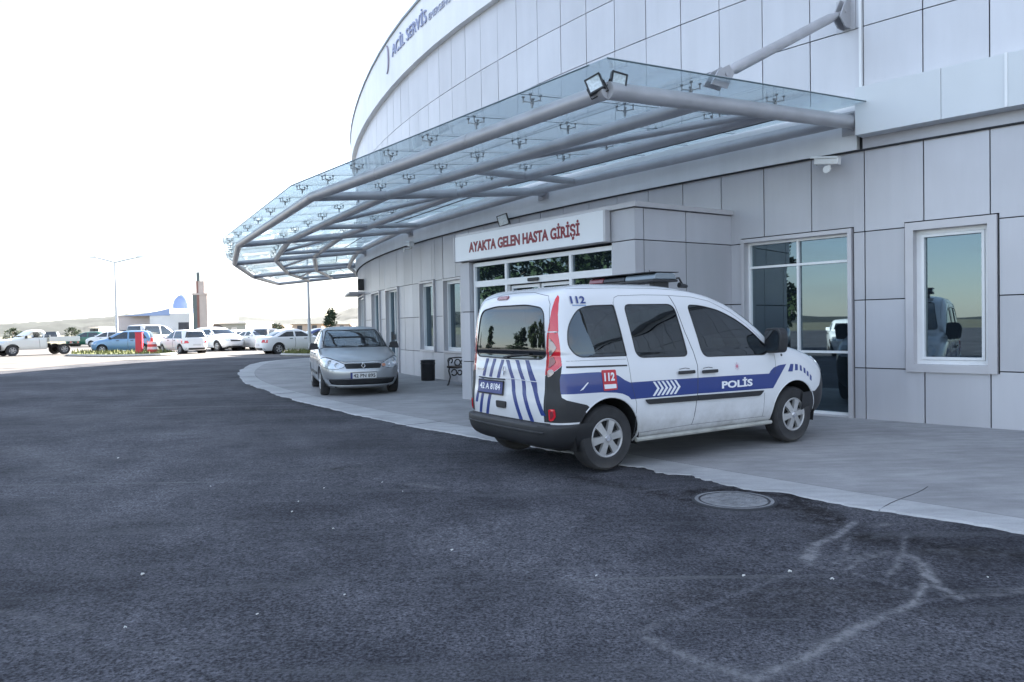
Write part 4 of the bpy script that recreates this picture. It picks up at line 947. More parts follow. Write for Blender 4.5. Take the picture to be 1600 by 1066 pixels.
for v in 'RL':
    st = van.cut(ST, v, 'livery_stripe', M_LIV)
    for c in CH: van.decal(c, v, M_LIV, 'livery_check')
    f_ = van.fn(v, .0025); f7 = van.fn(v, .009); mir = (lambda a, b, h: f_(a, b, h)) if v == 'R' else None
    def tx(nm, body, u0, u1, v0, v1, m, par, **k):
        if v == 'R': text_on(nm, body, lambda a, b, h: Vector(f_(a, b, h))-Vector((van.mid, 0, 0)), u0, u1, v0, v1, m, par, split=.05, th=.002, **k)
        else: text_on(nm, body, lambda a, b, h: Vector(f_(u0+u1-a, b, h))-Vector((van.mid, 0, 0)), u0, u1, v0, v1, m, par, split=.05, th=.002, **k)
    tx('lettering', 'POLİS', 2.135, 2.60, .690, .765, M_LIVW, st, bold=.035)
    F0_, f_ = f_, f7
    tx('roof_number', '112', .300, .465, 1.598, 1.665, M_LIV, vr, bold=.03); f_ = F0_
    van.decal([(.315, 1.580), (.470, 1.575), (.470, 1.584), (.315, 1.589)], v, mat('livery_pale', (.22, .32, .52), .4), 'livery_underline')
    for k in range(6):
        x0 = 1.182+k*.056; van.decal([(x0, .822), (x0+.028, .820), (x0+.085, .750), (x0+.022, .680), (x0-.004, .682), (x0+.056, .752)], v, M_LIVW, 'livery_chevron', st)
    rb = van.decal(roundpoly([(.555, .968), (.725, .965), (.735, .775), (.570, .772)], .015), v, M_LIVR, 'emergency_sticker', None, off=.003)
    F0_, f_ = f_, f7; tx('sticker_number', '112', .578, .702, .862, .940, M_LIVW, rb, bold=.04); f_ = F0_
    van.decal([(.575, .832), (.718, .830), (.722, .790), (.580, .790)], v, M_LIVW, 'sticker_strip', rb, off=.005)
    if v == 'R':
        van.decal([(.30, .79), (.335, .80), (.40, .862), (.385, .862)], v, M_LIVW, 'scratch', st, off=.001, th=.001)
    # crest, small: pale pink rays and a centre
    for k in range(8):
        a = 2*PI*k/8; cu_, cv_ = 2.372, .912
        van.decal([(cu_+.016*math.cos(a-.3), cv_+.016*math.sin(a-.3)), (cu_+.045*math.cos(a), cv_+.045*math.sin(a)), (cu_+.016*math.cos(a+.3), cv_+.016*math.sin(a+.3))], v, mat('crest_pink', (.62, .45, .52), .4), 'crest_ray')
    van.decal([(cu_+.017*math.cos(2*PI*k/10), cv_+.017*math.sin(2*PI*k/10)) for k in range(10)], v, mat('crest_red', (.55, .2, .26), .4), 'crest_centre')
    # rub strip, handles, slide rail, panel gaps, filler mark
    van.decal(roundpoly([(1.075, .655), (1.77, .647), (1.77, .594), (1.11, .606)], [.01, 0, 0, .03]), v, M_BUMP, 'rub_strip', off=.012, th=.010)
    van.decal(roundpoly([(1.778, .647), (2.77, .630), (2.71, .578), (1.778, .594)], [0, .01, .03, 0]), v, M_BUMP, 'rub_strip', off=.012, th=.010)
    for u0, u1, vv in ((1.515, 1.735, .888), (1.845, 2.06, .880)):
        van.decal(roundpoly([(u0, vv+.018), (u1, vv+.018), (u1, vv-.016), (u0, vv-.016)], .014), v, M_BLACKP, 'door_handle', off=.018, th=.014)
        van.line([(u0+.03, vv+.036), ((u0+u1)/2, vv+.044), (u1-.05, vv+.036)], v, .004, M_GAP, 'handle_recess')
    van.decal(roundpoly([(.185, 1.022), (.872, 1.004), (.872, .990), (.185, 1.005)], .004), v, M_BLACKP, 'slide_rail', off=.001, th=.003)
    for pts, rr_ in (([(.110, 1.068), (.50, 1.066), (.87, 1.058)], .0022), ([(.97, .29), (.975, .62), (.91, .83), (.895, 1.0), (.86, 1.25), (.815, 1.52), (.80, 1.60), (.83, 1.655), (.88, 1.672), (1.20, 1.680), (1.50, 1.675), (1.545, 1.672)], .0026),
                     ([(1.545, 1.672), (1.60, 1.56), (1.68, 1.30), (1.765, 1.10), (1.80, .95), (1.79, .70), (1.765, .50), (1.735, .345)], .0040), ([(1.555, 1.672), (1.85, 1.655), (2.1, 1.61), (2.4, 1.49), (2.65, 1.345), (2.83, 1.20)], .0026),
                     ([(2.98, 1.06), (2.985, .90), (2.96, .80)], .0026), ([(2.80, .60), (2.80, .34)], .0028), ([(.97, .325), (1.73, .345), (2.86, .335)], .0024),
                     ([(.32, 1.742), (.9, 1.752), (1.4, 1.745), (1.8, 1.722), (2.1, 1.675), (2.45, 1.55), (2.75, 1.37)], .003)):
        van.line(pts, v, rr_, M_GAP)
    van.decal([(3.10+.014*math.cos(2*PI*k/8), 1.0+.014*math.sin(2*PI*k/8)) for k in range(8)], v, M_GAP, 'side_indicator', off=.002, th=.004)
    # sill
    sy_ = -1 if v == 'R' else 1
    m_ = MB(); m_.tube([(x, sy_*.855, .262) for x in (1.0, 1.5, 2.0, 2.5, 2.95)], .022, 8); van.put(m_, 'sill', mat('dirty_sill', (.36, .36, .33), .6, noise=(6, .3, 5)), smooth=True)
# tailgate furniture
SB = [[(.402, 1.075), (.385, 1.075-.0), ], ]
def strip(pts, w, nm='tailgate_stripe'):
    n = len(pts); A = [(x-w/2, z) for x, z in pts]; B = [(x+w/2, z) for x, z in pts[::-1]]
    van.decal(A+B, 'B', M_LIV, nm, None)
for a in ([(-.0, 1.062), (-.125, .885), (-.150, .76), (-.295, .492)], [(-.181, 1.066), (-.32, .875), (-.350, .745), (-.49, .490)], [(-.362, 1.07), (-.515, .868), (-.535, .775), (-.665, .56)]): strip(a, .060)
for a in ([(.402, 1.066), (.462, .880)], [(.480, .86), (.575, .68), (.60, .60)], [(.250, 1.068), (.318, .878)], [(.090, 1.062), (.165, .862)], [(.455, .70), (.515, .495)], [(.300, .70), (.368, .490)]): strip(a, .052)
pl = van.decal(roundpoly([(.53, .835), (.035, .835), (.035, .715), (.53, .715)], .01), 'B', M_PLATE, 'number_plate', None, off=.016, th=.008)
m_ = MB(); m_.tube([van.hit(a, b, 'B', .016) for a, b in ((.538, .842), (.028, .842), (.028, .708), (.538, .708))], .009, 4, closed=True); van.put(m_, 'plate_frame', M_BLACKP, pl)
vb = van.fn('B', .026); text_on('plate_lettering', '42 A 8184', lambda a, b, h: Vector(vb(-a, b, h))-Vector((van.mid, 0, 0)), -.49, -.075, .750, .815, M_LIVW, pl, bold=.02, th=.002, split=.05)
text_on('plate_caption', 'POLİS', lambda a, b, h: Vector(vb(-a, b, h))-Vector((van.mid, 0, 0)), -.42, -.15, .722, .738, M_LIVW, pl, th=.002) if False else None
van.line([(.60, .875), (.30, .868), (.05, .872), (-.15, .880), (-.55, .870)], 'B', .006, M_PWHITE, 'tailgate_crease', off=.0)
van.line([(.56, .868), (.32, .862), (.02, .866)], 'B', .010, M_GAP, 'plate_recess', off=.0)
van.line([(-.70, .50), (-.69, .80), (-.678, 1.1), (-.695, 1.4), (-.665, 1.60), (-.60, 1.68), (-.3, 1.725), (0, 1.735), (.3, 1.725), (.60, 1.68), (.665, 1.60), (.695, 1.4), (.678, 1.1), (.69, .80), (.70, .50)], 'B', .0035, M_GAP)
van.line([(-.74, .4870), (0, .4870), (.74, .4870)], 'B', .006, M_SEAL, 'bumper_gap')
van.decal(roundpoly([(-.03, .648), (.160, .648), (.150, .580), (-.02, .578)], .02), 'B', M_BLACKP, 'tailgate_handle', off=.004, th=.012)
van.decal(roundpoly([(.105, 1.700), (.315, 1.700), (.315, 1.668), (.105, 1.668)], .016), 'B', M_LAMPD, 'brake_light', off=.004, th=.010)
for q in ([(.039, .992), (.062, .950), (.039, .908), (.016, .950)],): 
    m_ = MB(); P = [van.hit(a, b, 'B', .012) for a, b in q]; m_.tube(P, .007, 6, closed=True); van.put(m_, 'badge', M_CHROME, smooth=True)
text_on('name_badge', 'RENAULT', lambda a, b, h: Vector(vb(-a, b, h-.02))-Vector((van.mid, 0, 0)), -.60, -.42, .945, .962, M_CHROME, vr, th=.004)
van.line([(.05, 1.085), (-.05, 1.10), (-.42, 1.13)], 'B', .008, M_BLACKP, 'wiper', off=.02)
van.line([(-.72, .405), (0, .40), (.72, .405)], 'B', .012, M_BUMP, 'bumper_ridge')
# underbody and inner floor
m_ = MB(); m_.box(.25, 3.95, -.62, .62, .20, .30); m_.box(1.08, 2.88, -.80, .80, .23, .30); van.put(m_, 'underbody', M_DARKU)
m_ = MB(); m_.box(1.0, 2.9, -.78, .78, .95, .99)
for x in (1.35, 2.25):
    for y in (-.38, .38): m_.box(x-.08, x+.06, y-.24, y+.24, .9, 1.38); m_.box(x-.07, x+.05, y-.12, y+.12, 1.40, 1.56)
m_.box(2.85, 3.2, -.74, .74, .95, 1.10); van.put(m_, 'interior', M_INT, bevel=.02)
# mirrors
for s_ in (-1, 1):
    m_ = MB(); M = Matrix.Translation((2.93, s_*.955, 1.165))
    m_.prism(roundpoly([(-.115, -.135), (.10, -.13), (.125, .06), (.08, .14), (-.10, .14)], .05), -.06, .05, lambda u, v, h: M @ Vector((h+(.025 if h > 0 else 0)*(1-abs(u)*4), u*s_, v)))
    m_.tube([(2.93, s_*.86, 1.07), (2.93, s_*.92, 1.08)], .035, 8); mi = van.put(m_, 'mirror', M_BLACKP, bevel=.012)
    m_ = MB(); m_.prism(roundpoly([(-.095, -.11), (.08, -.11), (.10, .05), (.07, .115), (-.085, .115)], .04), -.063, -.061, lambda u, v, h: M @ Vector((h, u*s_, v))); van.put(m_, 'mirror_glass', M_VGLASS, mi)
# light bar: feet, base, red / blue-dark / clear modules, beacon cover
lb_ = None
m_ = MB(); m_.box(1.52, 1.88, -.56, .56, 1.825, 1.850); lb_ = van.put(m_, 'light_bar', M_BLACKP, bevel=.008)
for y0, y1, mm, nm in ((.30, .56, mat('beacon_red', (.20, .05, .06), .2, 0, .5, .6), 'red_beacon'), (-.08, .295, mat('beacon_black', (.015, .018, .022), .2), 'centre_module'), (-.56, -.085, mat('beacon_smoke', (.20, .24, .27), .16, .2, .5, .6), 'blue_beacon')):
    m_ = MB(); m_.prism([(1.54, 1.852), (1.86, 1.852), (1.845, 1.905), (1.80, 1.922), (1.60, 1.922), (1.555, 1.905)], y0, y1, lambda u, v, h: (u, h, v)); van.put(m_, nm, mm, lb_, bevel=.012)
m_ = MB(); m_.box(1.51, 1.89, -.565, .565, 1.924, 1.932); van.put(m_, 'bar_lid', M_BLACKP, lb_, bevel=.003)
for y in (-.46, .46): 
    m_ = MB(); m_.box(1.6, 1.8, y-.04, y+.04, 1.74, 1.826); van.put(m_, 'bar_foot', M_BLACKP, lb_)
m_ = MB(); m_.tube([(1.95, -.50, 1.795), (2.06, -.50, 1.78)], [.03, .02], 8); m_.tube([(1.86, -.48, 1.86), (1.95, -.50, 1.87), (2.0, -.50, 1.80)], .012, 6); van.put(m_, 'bar_cable', M_BLACKP, lb_)
m_ = MB(); P = van.hit(.0, 1.70, 'F', 0); m_.tube([(2.05, 0, 1.78), (1.98, 0, 1.99)], .004, 5); van.put(m_, 'aerial', M_BLACKP)
for x in (RW[0], FW[0]):
    for s_ in (-1, 1): make_wheel(van, x+(.01 if x > 2 else 0), s_*.765, .315, .195, .185, s_)
# simple nose: headlamps, grille
for s_ in (-1, 1):
    van.decal(roundpoly([(s_*.42, .86), (s_*.55, .93), (s_*.72, .95), (s_*.78, .85), (s_*.72, .76), (s_*.45, .76)], .03), 'F', M_HEAD, 'headlamp', off=.004, th=.006)
van.decal(roundpoly([(-.36, .80), (.36, .80), (.34, .74), (-.34, .74)], .01), 'F', M_BLACKP, 'grille', off=.003)
van.decal(roundpoly([(-.26, .56), (.26, .56), (.26, .45), (-.26, .45)], .01), 'F', M_PLATEW, 'number_plate', off=.01)
van.finish()
# put the van on its spot: origin was the rear-bumper centre, now the middle
cy_, sy_ = math.cos(VAN_Q[2]), math.sin(VAN_Q[2]); vr.rotation_mode = 'XYZ'
vr.location = (VAN_Q[0]+cy_*van.mid, VAN_Q[1]+sy_*van.mid, -.0045+.0085*van.mid*.9); vr.rotation_euler = (0, -math.atan(.0085), VAN_Q[2])
# ------------------------------------------------------------------ the silver saloon on the pavement
sr = empty('silver_car', (0, 0, 0))
tag(sr, 'silver small saloon car parked on the pavement near the narrow windows', 'car')
LS = [(.17, .10, 4.10, .70), (.22, .03, 4.17, .76), (.30, .0, 4.22, .80), (.40, -.01, 4.255, .818), (.50, .0, 4.26, .826), (.60, .01, 4.235, .832), (.70, .03, 4.19, .832), (.76, .05, 4.12, .828), (.81, .06, 4.00, .822), (.86, .07, 3.82, .812), (.91, .09, 3.55, .800), (.945, .12, 3.30, .790),
      (.97, .20, 3.16, .782), (1.00, .42, 3.08, .770), (1.05, .62, 2.98, .752), (1.12, .78, 2.83, .728), (1.20, .92, 2.66, .700), (1.28, 1.06, 2.48, .668), (1.34, 1.19, 2.32, .635), (1.38, 1.30, 2.16, .595), (1.41, 1.42, 2.00, .53), (1.43, 1.55, 1.86, .40), (1.437, 1.65, 1.78, .20), (1.438, 1.70, 1.74, .05)]
car = Car(LS, 240, .045, 4.26, M_PSILVER, sr, .10, a_f=7, b_f=2.9, a_r=9, b_r=3.2)
for v in 'RL':
    arch(car, .99, .30, .335, v, m=M_PSILVER, bottom=.20); arch(car, 3.44, .30, .335, v, m=M_PSILVER, bottom=.20)
    car.cut(roundpoly([(1.30, 1.31), (1.92, 1.355), (1.90, .955), (.98, .965)], [.06, .02, .02, .06]), v, 'door_window', M_CGLASS, seal=.008)
    car.cut(roundpoly([(1.97, 1.355), (2.20, 1.325), (2.93, .985), (2.88, .945), (1.95, .955)], [.02, .08, .04, .04, .02]), v, 'door_window', M_CGLASS, seal=.008)
car.cut(roundpoly([(-.56, 1.355), (.56, 1.355), (.695, .985), (-.695, .985)], [.05, .05, .05, .05]), 'F', 'windscreen', M_CGLASS, seal=.012)
car.cut(roundpoly([(-.53, 1.345), (.53, 1.345), (.63, 1.03), (-.63, 1.03)], .05), 'B', 'rear_window', M_CGLASS, seal=.010)
# front face: headlamps wrap, grille, chrome strip, intake, plate, badge, gaps
for sg_ in (-1, 1):
    P = roundpoly([(sg_*.36, .660), (sg_*.385, .60), (sg_*.52, .565), (sg_*.70, .575), (sg_*.83, .64), (sg_*.83, .73), (sg_*.76, .80), (sg_*.66, .80), (sg_*.50, .73)], .03)
    h = car.cut(P, 'F', 'headlamp', M_HEAD, inset=.004, seal=.005)
    for cx_, cz_, rr in ((.66, .69, .060), (.53, .655, .042)):
        m_ = MB(); c = car.hit(sg_*cx_, cz_, 'F', -.02); M = Matrix.Translation(c) @ Matrix.Rotation(PI/2, 4, 'Y'); m_.lathe([(0, .0), (rr*.6, .004), (rr, .03), (rr+.006, .03)], 20, M); car.put(m_, 'reflector_bowl', M_CHROME, h, smooth=True)
    car.decal(roundpoly([(sg_*.385, .655), (sg_*.45, .665), (sg_*.47, .61), (sg_*.40, .605)], .012), 'F', M_AMB if sg_ > 0 else M_HEAD, 'indicator', h, off=.001, th=.004)
car.cut(roundpoly([(-.385, .672), (.385, .672), (.345, .570), (-.345, .570)], .02), 'F', 'grille', M_BLACKP, inset=.02)
for k in range(3): car.line([(-.32, .595+k*.022), (.32, .595+k*.022)], 'F', .004, M_SEAL, 'grille_bar', off=-.008)
car.line([(-.44, .712), (-.30, .690), (0, .683), (.30, .690), (.44, .712)], 'F', .012, M_CHROME, 'chrome_strip')
car.line([(-.70, .79), (-.56, .755), (-.42, .725), (0, .710), (.42, .725), (.56, .755), (.70, .79)], 'F', .004, M_GAP)
m_ = MB(); P = [car.hit(a, b, 'F', .012) for a, b in ((0, .672), (.04, .622), (0, .570), (-.04, .622))]; m_.tube(P, .012, 6, closed=True); car.put(m_, 'badge', M_CHROME, smooth=True)
car.cut(roundpoly([(-.68, .355), (.68, .355), (.64, .262), (.50, .238), (-.50, .238), (-.64, .262)], .03), 'F', 'air_intake', M_BLACKP, inset=.02)
car.line([(-.70, .365), (-.35, .368), (.35, .368), (.70, .365)], 'F', .006, M_BUMP, 'intake_edge')
car.line([(-.66, .225), (0, .212), (.66, .225)], 'F', .016, M_PSILVER, 'bumper_lip')
pl = car.decal(roundpoly([(-.26, .485), (.26, .485), (.26, .375), (-.26, .375)], .008), 'F', M_PLATEW, 'number_plate', off=.014, th=.008)
vf_ = car.fn('F', .022); car.decal([(-.26, .485), (-.222, .485), (-.222, .375), (-.26, .375)], 'F', M_PLATE, 'plate_band', pl, off=.016, th=.008)
text_on('plate_lettering', '42 PN 895', lambda a, b, h: Vector(vf_(a, b, h))-Vector((car.mid, 0, 0)), -.205, .235, .398, .465, M_BLACKP, pl, bold=.02, th=.002, split=.06)
m_ = MB(); P = [car.hit(a, b, 'F', .012) for a, b in ((-.266, .491), (.266, .491), (.266, .369), (-.266, .369))]; m_.tube(P, .006, 4, closed=True); car.put(m_, 'plate_frame', M_BLACKP, pl)
for v in 'RL':
    for pts in ([(2.98, .96), (3.02, .75), (3.0, .50), (2.98, .30)], [(1.93, 1.36), (1.92, .95), (1.95, .55), (1.93, .28)], [(1.12, 1.0), (1.05, .85), (1.18, .62), (1.28, .45)]): car.line(pts, v, .004, M_GAP)
    car.decal(roundpoly([(1.15, .46), (2.9, .46), (2.86, .41), (1.2, .41)], .02), v, M_BLACKP, 'rub_strip', off=.006, th=.01)
    for u in (1.35, 2.15): car.decal(roundpoly([(u, .86), (u+.18, .86), (u+.18, .825), (u, .825)], .015), v, M_PSILVER, 'door_handle', off=.012, th=.015)
for s_ in (-1, 1):
    m_ = MB(); M = Matrix.Translation((2.80, s_*.89, 1.005)); m_.prism(roundpoly([(-.10, -.07), (.10, -.055), (.10, .07), (-.06, .085)], .04), -.05, .06, lambda u, v, h: M @ Vector((h, u*s_*-1, v))); m_.tube([(2.80, s_*.77, .97), (2.80, s_*.83, .985)], .028, 8)
    car.put(m_, 'mirror', M_BLACKP, bevel=.015)
    for x in (.99, 3.44): make_wheel(car, x, s_*.715, .295, .185, .165, s_, 7)
m_ = MB(); m_.tube([(1.95, 0, 1.425), (1.88, 0, 1.50)], .007, 5); car.put(m_, 'aerial', M_BLACKP)
m_ = MB(); m_.box(.3, 4.0, -.55, .55, .18, .26); m_.box(1.35, 3.05, -.74, .74, .20, .28); car.put(m_, 'underbody', M_DARKU)
it = MB(); it.box(1.2, 3.0, -.70, .70, .28, .34); it.box(2.78, 3.08, -.70, .70, .70, .90)
for y in (-.36, .36): it.box(2.02, 2.14, y-.24, y+.24, .5, 1.10); it.box(1.98, 2.06, y-.12, y+.12, 1.12, 1.27)
it.box(1.25, 1.45, -.62, .62, .5, 1.05)
io = car.put(it, 'interior', M_INT, bevel=.02)
m_ = MB(); M = Matrix.Translation((2.66, .36, .86)) @ Matrix.Rotation(R_(-65), 4, 'Y'); m_.tube([M @ Vector((.185*math.cos(t*PI/10), .185*math.sin(t*PI/10), 0)) for t in range(20)], .014, 6, closed=True); m_.tube([M @ Vector((-.17, 0, 0)), M @ Vector((.17, 0, 0))], .02, 6); m_.tube([M @ Vector((0, 0, 0)), (2.85, .36, .74)], .03, 6); car.put(m_, 'steering_wheel', M_BLACKP, io)
m_ = MB(); m_.box(2.28, 2.30, -.11, .11, 1.26, 1.31); car.put(m_, 'rear_view_mirror', M_BLACKP, io)
m_ = MB(); m_.tube([car.hit(-.62, 1.0, 'F', .012), car.hit(-.2, 1.0, 'F', .012), car.hit(.0, .995, 'F', .01)], .008, 5); m_.tube([car.hit(.05, 1.0, 'F', .012), car.hit(.55, 1.01, 'F', .012)], .008, 5); car.put(m_, 'wiper', M_BLACKP)
for sg_ in (-1, 1): car.decal(roundpoly([(sg_*.42, .80), (sg_*.74, .80), (sg_*.76, .64), (sg_*.46, .66)], .03), 'B', M_LRED, 'tail_lamp', off=.002, th=.006)
car.finish(); 
HS = R_(-71.5); fa = Vector((-3.30, 16.44, 0)); hx = Vector((math.cos(HS), math.sin(HS), 0)); sr.location = fa-hx*(3.44-car.mid)+Vector((0, 0, .0)); sr.rotation_euler = (0, 0, HS)

# ------------------------------------------------------------------ the other cars: one builder, each its own body shape and paint
SHAPES = {
 'hatch': (3.95, [(.20, .10, 3.80, .72), (.35, .0, 3.93, .80), (.6, .02, 3.93, .83), (.75, .04, 3.85, .83), (.88, .06, 3.55, .82), (.96, .08, 3.15, .80), (1.0, .10, 3.0, .79), (1.15, .17, 2.75, .73), (1.3, .26, 2.45, .68), (1.42, .40, 2.1, .60), (1.47, .62, 1.8, .45), (1.49, .95, 1.5, .1)], (.68, 3.15), .29, .95),
 'saloon': (4.55, [(.20, .10, 4.40, .74), (.35, .0, 4.53, .82), (.6, .02, 4.53, .87), (.78, .04, 4.42, .87), (.90, .08, 4.0, .86), (.97, .14, 3.4, .83), (1.02, .55, 3.25, .82), (1.15, .85, 2.95, .75), (1.3, 1.2, 2.6, .68), (1.40, 1.5, 2.3, .58), (1.44, 1.75, 2.05, .1)], (.95, 3.65), .31, .98),
 'suv': (4.45, [(.25, .10, 4.28, .78), (.42, .0, 4.42, .86), (.7, .02, 4.42, .90), (.92, .05, 4.30, .90), (1.06, .07, 3.85, .88), (1.13, .09, 3.35, .86), (1.18, .12, 3.25, .85), (1.35, .22, 2.95, .79), (1.5, .36, 2.6, .72), (1.60, .6, 2.25, .6), (1.65, 1.1, 1.8, .1)], (.85, 3.5), .35, 1.12),
 'van': (4.6, [(.25, .08, 4.45, .82), (.5, .0, 4.58, .90), (.9, .02, 4.52, .92), (1.1, .03, 4.2, .92), (1.2, .04, 3.9, .91), (1.5, .07, 3.5, .87), (1.75, .12, 3.05, .82), (1.88, .22, 2.6, .72), (1.93, .6, 2.2, .5), (1.95, 1.2, 1.7, .1)], (.9, 3.65), .32, 1.15)}
PAINTS = {'white': ((.80, .81, .82), 0), 'ivory': ((.72, .71, .66), 0), 'blue': ((.16, .30, .50), .2), 'navy': ((.03, .05, .16), .3), 'dark': ((.05, .055, .065), .3), 'pearl': ((.66, .68, .71), .4), 'green': ((.03, .13, .09), .2), 'grey': ((.45, .48, .52), .3), 'red': ((.4, .03, .03), .1)}
def simple_car(shape, paint, loc, head, name, label, group='cars in the sunlit car park', cat='car'):
    L_, lv, (xr_, xf_), wr, belt = SHAPES[shape]; root = empty(name, (0, 0, 0)); tag(root, label, cat, group)
    pc, me_ = PAINTS[paint]; pm = mat('car_paint_'+paint, pc, .3, me_, .5, .5)
    c = Car(lv, 88, .12, L_, pm, root, .22, a_f=7, b_f=2.8, a_r=10, b_r=3.4)
    top = lv[-3][0]-.03
    def prof(z, k):
        for a, b in zip(lv, lv[1:]):
            if a[0] <= z <= b[0]: t = (z-a[0])/(b[0]-a[0]); return a[k]+(b[k]-a[k])*t
        return lv[-1][k]
    xr0, xf0, xr1, xf1 = prof(belt+.05, 1)+.30, prof(belt+.05, 2)-.28, prof(top, 1)+.34, prof(top, 2)-.30; xm = (xr0+xf0)/2; xm1 = xm
    for v in 'RL':
        c.cut([(xr0, belt), (xm-.05, belt), (xm1-.05, top), (xr1, top)], v, 'side_window', M_VGLASS); c.cut([(xm+.05, belt), (xf0, belt), (xf1, top), (xm1+.05, top)], v, 'side_window', M_VGLASS)
        for x in (xr_, xf_):
            P = [(x+(wr+.06)*math.cos(PI*k/12), wr+(wr+.06)*math.sin(PI*k/12)) for k in range(13)]+[(x-wr-.06, 0), (x+wr+.06, 0)]; c.cut(P, v)
        m_ = MB(); y0, y1 = ((-.70, -.45) if v == 'R' else (.45, .70))
        for x in (xr_, xf_): m_ = MB(); m_.lathe([(wr+.08, y0), (wr+.08, y1), (.05, (y0 if v == 'L' else y1))], 16, Matrix.Translation((x, 0, wr)) @ Matrix(((1, 0, 0, 0), (0, 0, 1, 0), (0, 1, 0, 0), (0, 0, 0, 1)))); c.put(m_, 'wheel_house', M_DARKU)
        c.line([(xm, belt), (xm+.03, .6), (xm, .35)], v, .010, M_GAP)
        for u in (xm-.32, xm+.55): c.decal([(u, belt-.09), (u+.18, belt-.09), (u+.18, belt-.13), (u, belt-.13)], v, M_BLACKP, 'door_handle', off=.01, th=.015, grid=.3)
    Wb, Wt = prof(belt+.06, 3), prof(top, 3)
    c.cut([(-Wb+.12, belt+.05), (Wb-.12, belt+.05), (Wt-.10, top), (-Wt+.10, top)], 'F', 'windscreen', M_VGLASS)
    c.cut([(-Wb+.12, belt+.05), (Wb-.12, belt+.05), (Wt-.12, top-.01), (-Wt+.12, top-.01)], 'B', 'rear_window', M_VGLASS)
    hz = .42*belt+.22
    for s_ in (-1, 1):
        c.decal([(s_*.42, hz), (s_*.76, hz-.02), (s_*.78, hz+.13), (s_*.50, hz+.10)], 'F', M_HEAD, 'headlamp', off=.004, th=.01, grid=.15)
        c.decal([(s_*.50, hz+.04), (s_*.80, hz+.02), (s_*.80, hz+.19), (s_*.56, hz+.19)], 'B', M_LRED, 'tail_lamp', off=.004, th=.01, grid=.15)
        m_ = MB(); m_.box(xf0-.12, xf0-.0, s_*Wb+(0 if s_ > 0 else -.16), s_*Wb+(.16 if s_ > 0 else 0), belt, belt+.14); c.put(m_, 'mirror', M_BLACKP if paint != 'white' else pm, bevel=.03)
        for x in (xr_, xf_): make_wheel(c, x, s_*(lv[3][3]-.12), wr, .2, wr*.6, s_, 5, hi=False)
    c.decal([(-.38, hz+.07), (.38, hz+.07), (.36, hz-.03), (-.36, hz-.03)], 'F', M_BLACKP, 'grille', off=.003, th=.01, grid=.2)
    for vw in 'FB': c.decal([(-.26, .46 if vw == 'F' else .60), (.26, .46 if vw == 'F' else .60), (.26, .36 if vw == 'F' else .50), (-.26, .36 if vw == 'F' else .50)], vw, M_PLATEW, 'number_plate', off=.012, th=.01, grid=.2)
    c.decal([(-.6, .34), (.6, .34), (.6, .25), (-.6, .25)], 'F', M_BLACKP, 'air_intake', off=.003, th=.005, grid=.2); c.decal([(-.65, .36), (.65, .36), (.65, .25), (-.65, .25)], 'B', M_BLACKP, 'bumper_insert', off=.003, th=.005, grid=.2)
    m_ = MB(); m_.box(.3, L_-.3, -.6, .6, .2, .3); c.put(m_, 'underbody', M_DARKU)
    c.finish(); root.location = (loc[0], loc[1], -.022); root.rotation_euler = (0, 0, head)
    return root
def place(px, py): p = G(px, py, -.02); return (p.x, p.y)
simple_car('hatch', 'blue', place(194, 551.5), R_(196), 'parked_car', 'blue hatchback parked beside the left lamp post, facing left')
simple_car('van', 'pearl', place(243, 545.5), R_(70), 'parked_van', 'pale grey van parked just behind the red cabinet', cat='van')
simple_car('hatch', 'white', place(286, 552), R_(138), 'parked_car', 'white hatchback right of the striped drum, showing its red tail lamp')
simple_car('suv', 'white', place(341, 548), R_(-38), 'parked_suv', 'white off-roader in front of the tower, nose towards the road')
simple_car('saloon', 'ivory', place(374, 545), R_(-50), 'parked_car', 'off-white car half hidden by the nose of the white off-roader')
simple_car('saloon', 'white', place(404, 546.5), R_(-42), 'parked_car', 'white saloon facing the road, left of the dark hatchback')
simple_car('hatch', 'dark', place(424, 545.5), R_(75), 'parked_car', 'dark hatchback seen from behind between two white cars')
simple_car('saloon', 'white', place(462, 551.5), R_(38), 'parked_car', 'white saloon seen from its rear corner, just left of the silver car')
simple_car('hatch', 'green', place(136, 541.0), R_(185), 'parked_car', 'small dark green car far away behind the lawn strip')
simple_car('hatch', 'white', place(168, 541.5), R_(180), 'parked_car', 'small white car far behind the blue hatchback')
simple_car('saloon', 'navy', place(512, 548), R_(30), 'parked_car', 'dark blue car whose roof shows over the silver car')
# cars beside the camera that the glass mirrors
simple_car('saloon', 'white', (-16.0, 4.2), R_(14), 'parked_car', 'white saloon mirrored in the tall glazed screen', 'cars mirrored in the glass')
simple_car('suv', 'grey', (-21.5, 6.6), R_(10), 'parked_suv', 'grey off-roader mirrored in the tall glazed screen', 'cars mirrored in the glass')

